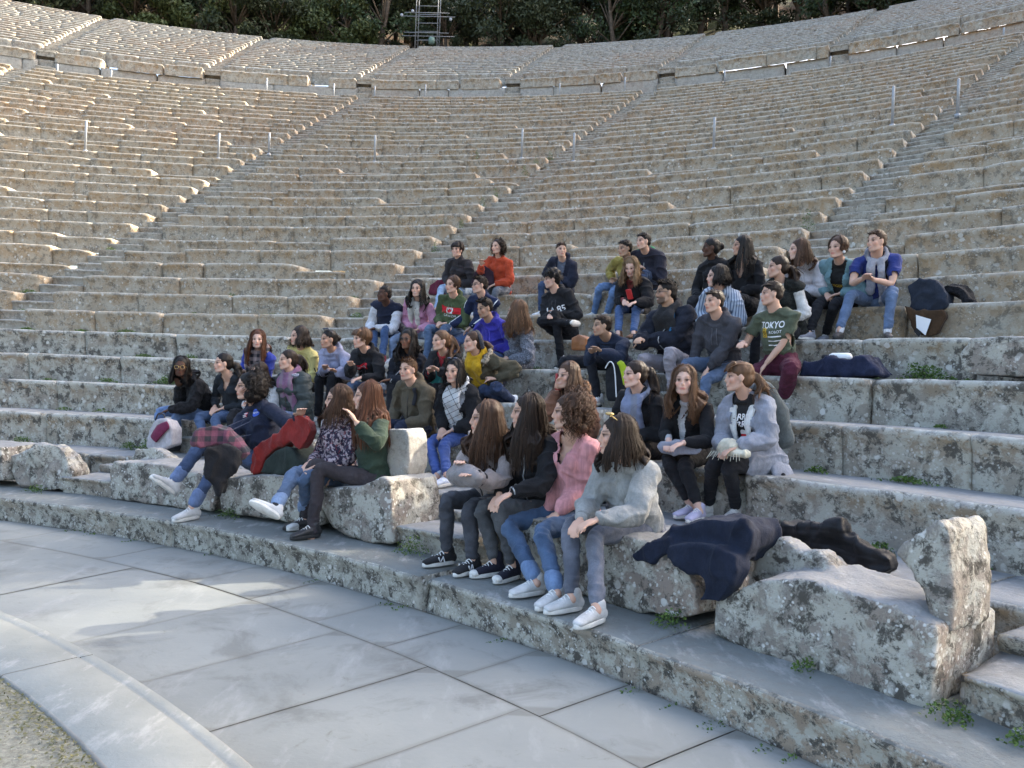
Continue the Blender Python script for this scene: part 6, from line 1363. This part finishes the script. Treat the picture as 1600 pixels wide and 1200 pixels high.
heap('black furry coat lying on the seat right of the navy bag', 'fur_coat', 'coat', [([(1462, 452), (1480, 442), (1500, 446), (1512, 458), (1519, 474), (1508, 475), (1498, 462), (1482, 458), (1474, 468)], rr(6)+.06, .16)], (.012, .012, .014), 'fur', amp=.02)
heap('brown coat hanging down the riser below the navy bag', 'coat', 'coat', [([(1412, 476), (1430, 484), (1474, 482), (1480, 494), (1464, 524), (1440, 527), (1422, 512)], rr(6)-.10, .10)], (.055, .03, .014), amp=.010)
A_ = [on_cyl(u, v, rr(6)-.115) for u, v in ((1431, 492), (1455, 499), (1446, 524), (1432, 512))]; B_ = [p+np.array([.003, .006, 0]) for p in A_]
o = tag(mkobj('paper_folder', A_+B_, [(0, 1, 2, 3), (7, 6, 5, 4), (0, 4, 5, 1), (1, 5, 6, 2), (2, 6, 7, 3), (3, 7, 4, 0)], M_WHITEP, smooth=False, loc=A_[0]), 'white paper folder with a black corner leaning on the brown coat', 'folder')
A_ = [on_cyl(u, v, rr(6)-.122) for u, v in ((1432, 512), (1440, 519), (1436, 527), (1428, 518))]; mkobj('corner_print', A_, [(0, 1, 2, 3)], M_BLACKP, o, smooth=False)
heap('crimson red coat thrown over the bench beside the sweatshirt girl', 'coat', 'coat', [([(389, 738), (390, 715), (404, 690), (432, 676), (446, 658), (462, 646), (480, 654), (486, 672), (478, 690), (466, 706), (452, 690), (432, 700), (414, 716), (402, 742)], R5+.05, .12)], (.22, .018, .014), amp=.014)
heap('dark green shoulder bag slumped beneath the red coat', 'shoulder_bag', 'bag', [([(412, 718), (430, 702), (452, 698), (470, 726), (462, 738), (432, 744), (404, 740)], R5+.04, .26)], (.025, .035, .03), amp=.010)
t_ = 5.55
heap('plum and black tartan shirt bunched on the lap of the sweatshirt girl', 'tartan_shirt', 'shirt', [([(298, 692), (302, 675), (328, 664), (352, 668), (372, 684), (384, 704), (380, 722), (362, 712), (340, 694), (316, 702)], (0, 5.88), .16)], (.16, .055, .085), 'plaid', amp=.016)
heap('black jacket hanging from the crossed knees of the sweatshirt girl', 'jacket', 'jacket', [([(316, 706), (345, 690), (372, 706), (378, 728), (352, 748), (340, 778), (334, 760), (318, 742)], (0, 5.80), .12)], (.012, .012, .014), amp=.016)
o = heap('small white and burgundy backpack on the step at the feet of the glasses girl', 'backpack', 'backpack', [([(227, 698), (232, 672), (244, 655), (260, 654), (268, 670), (268, 696), (252, 704), (234, 704)], R1+.12, .16)], (.42, .40, .42), amp=.006)
mb = MB(); q = [on_cyl(u, v, R1+.10) for u, v in ((240, 686), (250, 672), (262, 664))]; tube(mb, q, [.05, .06, .04], [.012]*3, lat=(0, 0, 1), ns=8, n=2); mb.obj('burgundy_panel', cloth((.16, .02, .06), 'knit'), o)
mb = MB(); tube(mb, [on_cyl(u, v, R1+.18) for u, v in ((243, 656), (248, 646), (256, 648), (258, 657))], [.008]*4, ns=6, n=3); mb.obj('handle', cloth((.05, .05, .06), 'knit'), o)
c = TAUPE; q = (c['HD'][1]+c['HD'][-1])/2
A3_ = np.array([c['LT'], c['Fb'], (0, 0, 1)]); mb = MB(); ell(mb, q+c['Fb']*.01-np.array([0, 0, .02]), A3_, (.15, .07, .065)); V, F = mb.arr(); V, F, N = remesh(V, F, .009, 3); V = V+N*(fnoise(V, 14, 3)*.010)[:, None]
o = tag(mkobj('handbag', V, F, cloth((.20, .18, .18), 'leather'), loc=q-[0, 0, .08]), 'soft grey handbag under the hands of the taupe jacket girl', 'handbag')
mb = MB(); tube(mb, [q+c['LT']*x+np.array([0, 0, .02])+c['Fb']*.01 for x in np.linspace(-.12, .12, 6)], [.006]*6, ns=6, n=2); mb.obj('flap_edge', M_BLACKP, o)
for sd in (1, -1):
    mb = MB(); a, b_ = TAUPE['EL'][sd], TAUPE['W'][sd]; tube(mb, [a*.22+b_*.78, a*.02+b_*.98], [.043, .040], ns=14, n=1); garment_obj(TAUPE, 'cuff', mb, cloth((.015, .015, .017), 'knit'), .008, .002)
c = GCOAT; backpack(c, (.10, .115, .115), 'grey-green backpack on the back of the girl in the light grey coat', 1.0)
q = (c['HD'][1]+c['HD'][-1])/2; mb = MB(); A3_ = np.array([c['LT'], c['Fb'], (0, 0, 1)]); ell(mb, q+[0, 0, .0], A3_, (.075, .06, .05)); ell(mb, q+c['LT']*.06-[0, 0, .03], A3_, (.09, .06, .03)); V, F = mb.arr(); V, F, N = remesh(V, F, .009, 2); V = V+N*((1-np.abs(fnoise(V, 12, 2)))**3*.016-.004)[:, None]
o = tag(mkobj('scarf', V, F, cloth((.56, .53, .42), 'knit'), loc=q-[0, 0, .06]), 'cream woollen scarf bundled in the hands of the grey coat girl', 'scarf')
mb = MB(); [tube(mb, [q+c['Fb']*.05+c['LT']*x-[0, 0, .03], q+c['Fb']*.075+c['LT']*x*1.2-[0, 0, .058+.02*abs(math.sin(x*90))]], [.003, .002], ns=4, n=1) for x in np.linspace(-.09, .11, 12)]; mb.obj('fringe', cloth((.56, .53, .42), 'knit'), o)
backpack(JB, (.025, .03, .032), 'dark backpack on the back of the boy with the knotted grey jumper', 1.0)
heap('folded light grey jacket on the lap of the curly chestnut haired girl', 'folded_jacket', 'jacket', [([(1026, 700), (1034, 690), (1060, 688), (1084, 694), (1100, 702), (1090, 712), (1056, 712), (1034, 710)], (0, np.linalg.norm(on_cyl(1060, 700, rr(2)-.2)-CAM)), .15)], (.27, .28, .33), amp=.008, vox=.010)
heap('black and lime backpack with white piping beside the navy jacket boy', 'backpack', 'backpack', [([(944, 580), (960, 564), (980, 564), (988, 580), (990, 625), (948, 628)], rr(3)+.40, .2)], (.016, .016, .018), amp=.006)
mb = MB(); tube(mb, [on_cyl(u, v, rr(3)+.385) for u, v in ((968, 566), (974, 574), (977, 600))], [.03, .035, .02], [.012]*3, lat=(1, 0, 0), ns=8, n=2); mb.obj('lime_panel', cloth((.35, .45, .02), 'knit'), D.objects[[o.name for o in D.objects if o.name.startswith('backpack') and o.get('label', '').startswith('black and lime')][0]])
mb = MB(); tube(mb, [on_cyl(u, v, rr(3)+.375) for u, v in ((946, 575), (953, 565), (960, 575), (963, 620))], [.006]*4, ns=6, n=3); mb.obj('piping', M_WHITEP, D.objects[[o.name for o in D.objects if o.name.startswith('backpack') and o.get('label', '').startswith('black and lime')][0]])
heap('burgundy bag on the row left of the turtleneck girl', 'bag', 'bag', [([(669, 460), (671, 444), (684, 437), (698, 438), (700, 460)], rr(7)+.08, .22)], (.10, .012, .03), amp=.010)
heap('orange-brown leather bag on the row beside the black trousers of the mop haired boy', 'leather_bag', 'bag', [([(892, 548), (892, 528), (904, 522), (916, 528), (914, 548)], rr(4)+.40, .18)], (.30, .11, .03), 'leather', amp=.004)
heap('dark purple jacket held on the knees of the orange jumper girl', 'jacket', 'jacket', [([(736, 444), (740, 424), (756, 414), (772, 424), (774, 446)], (0, np.linalg.norm(on_cyl(755, 430, rr(7)-.1)-CAM)), .14)], (.03, .016, .026), amp=.010)
heap('teal scarf on the lap of the smiling ponytail girl', 'scarf', 'scarf', [([(668, 594), (672, 580), (690, 578), (702, 588), (700, 602), (682, 604)], (0, np.linalg.norm(on_cyl(685, 590, rr(3)-.12)-CAM)), .12)], (.03, .20, .19), amp=.008)
D.scenes.remove(TS)
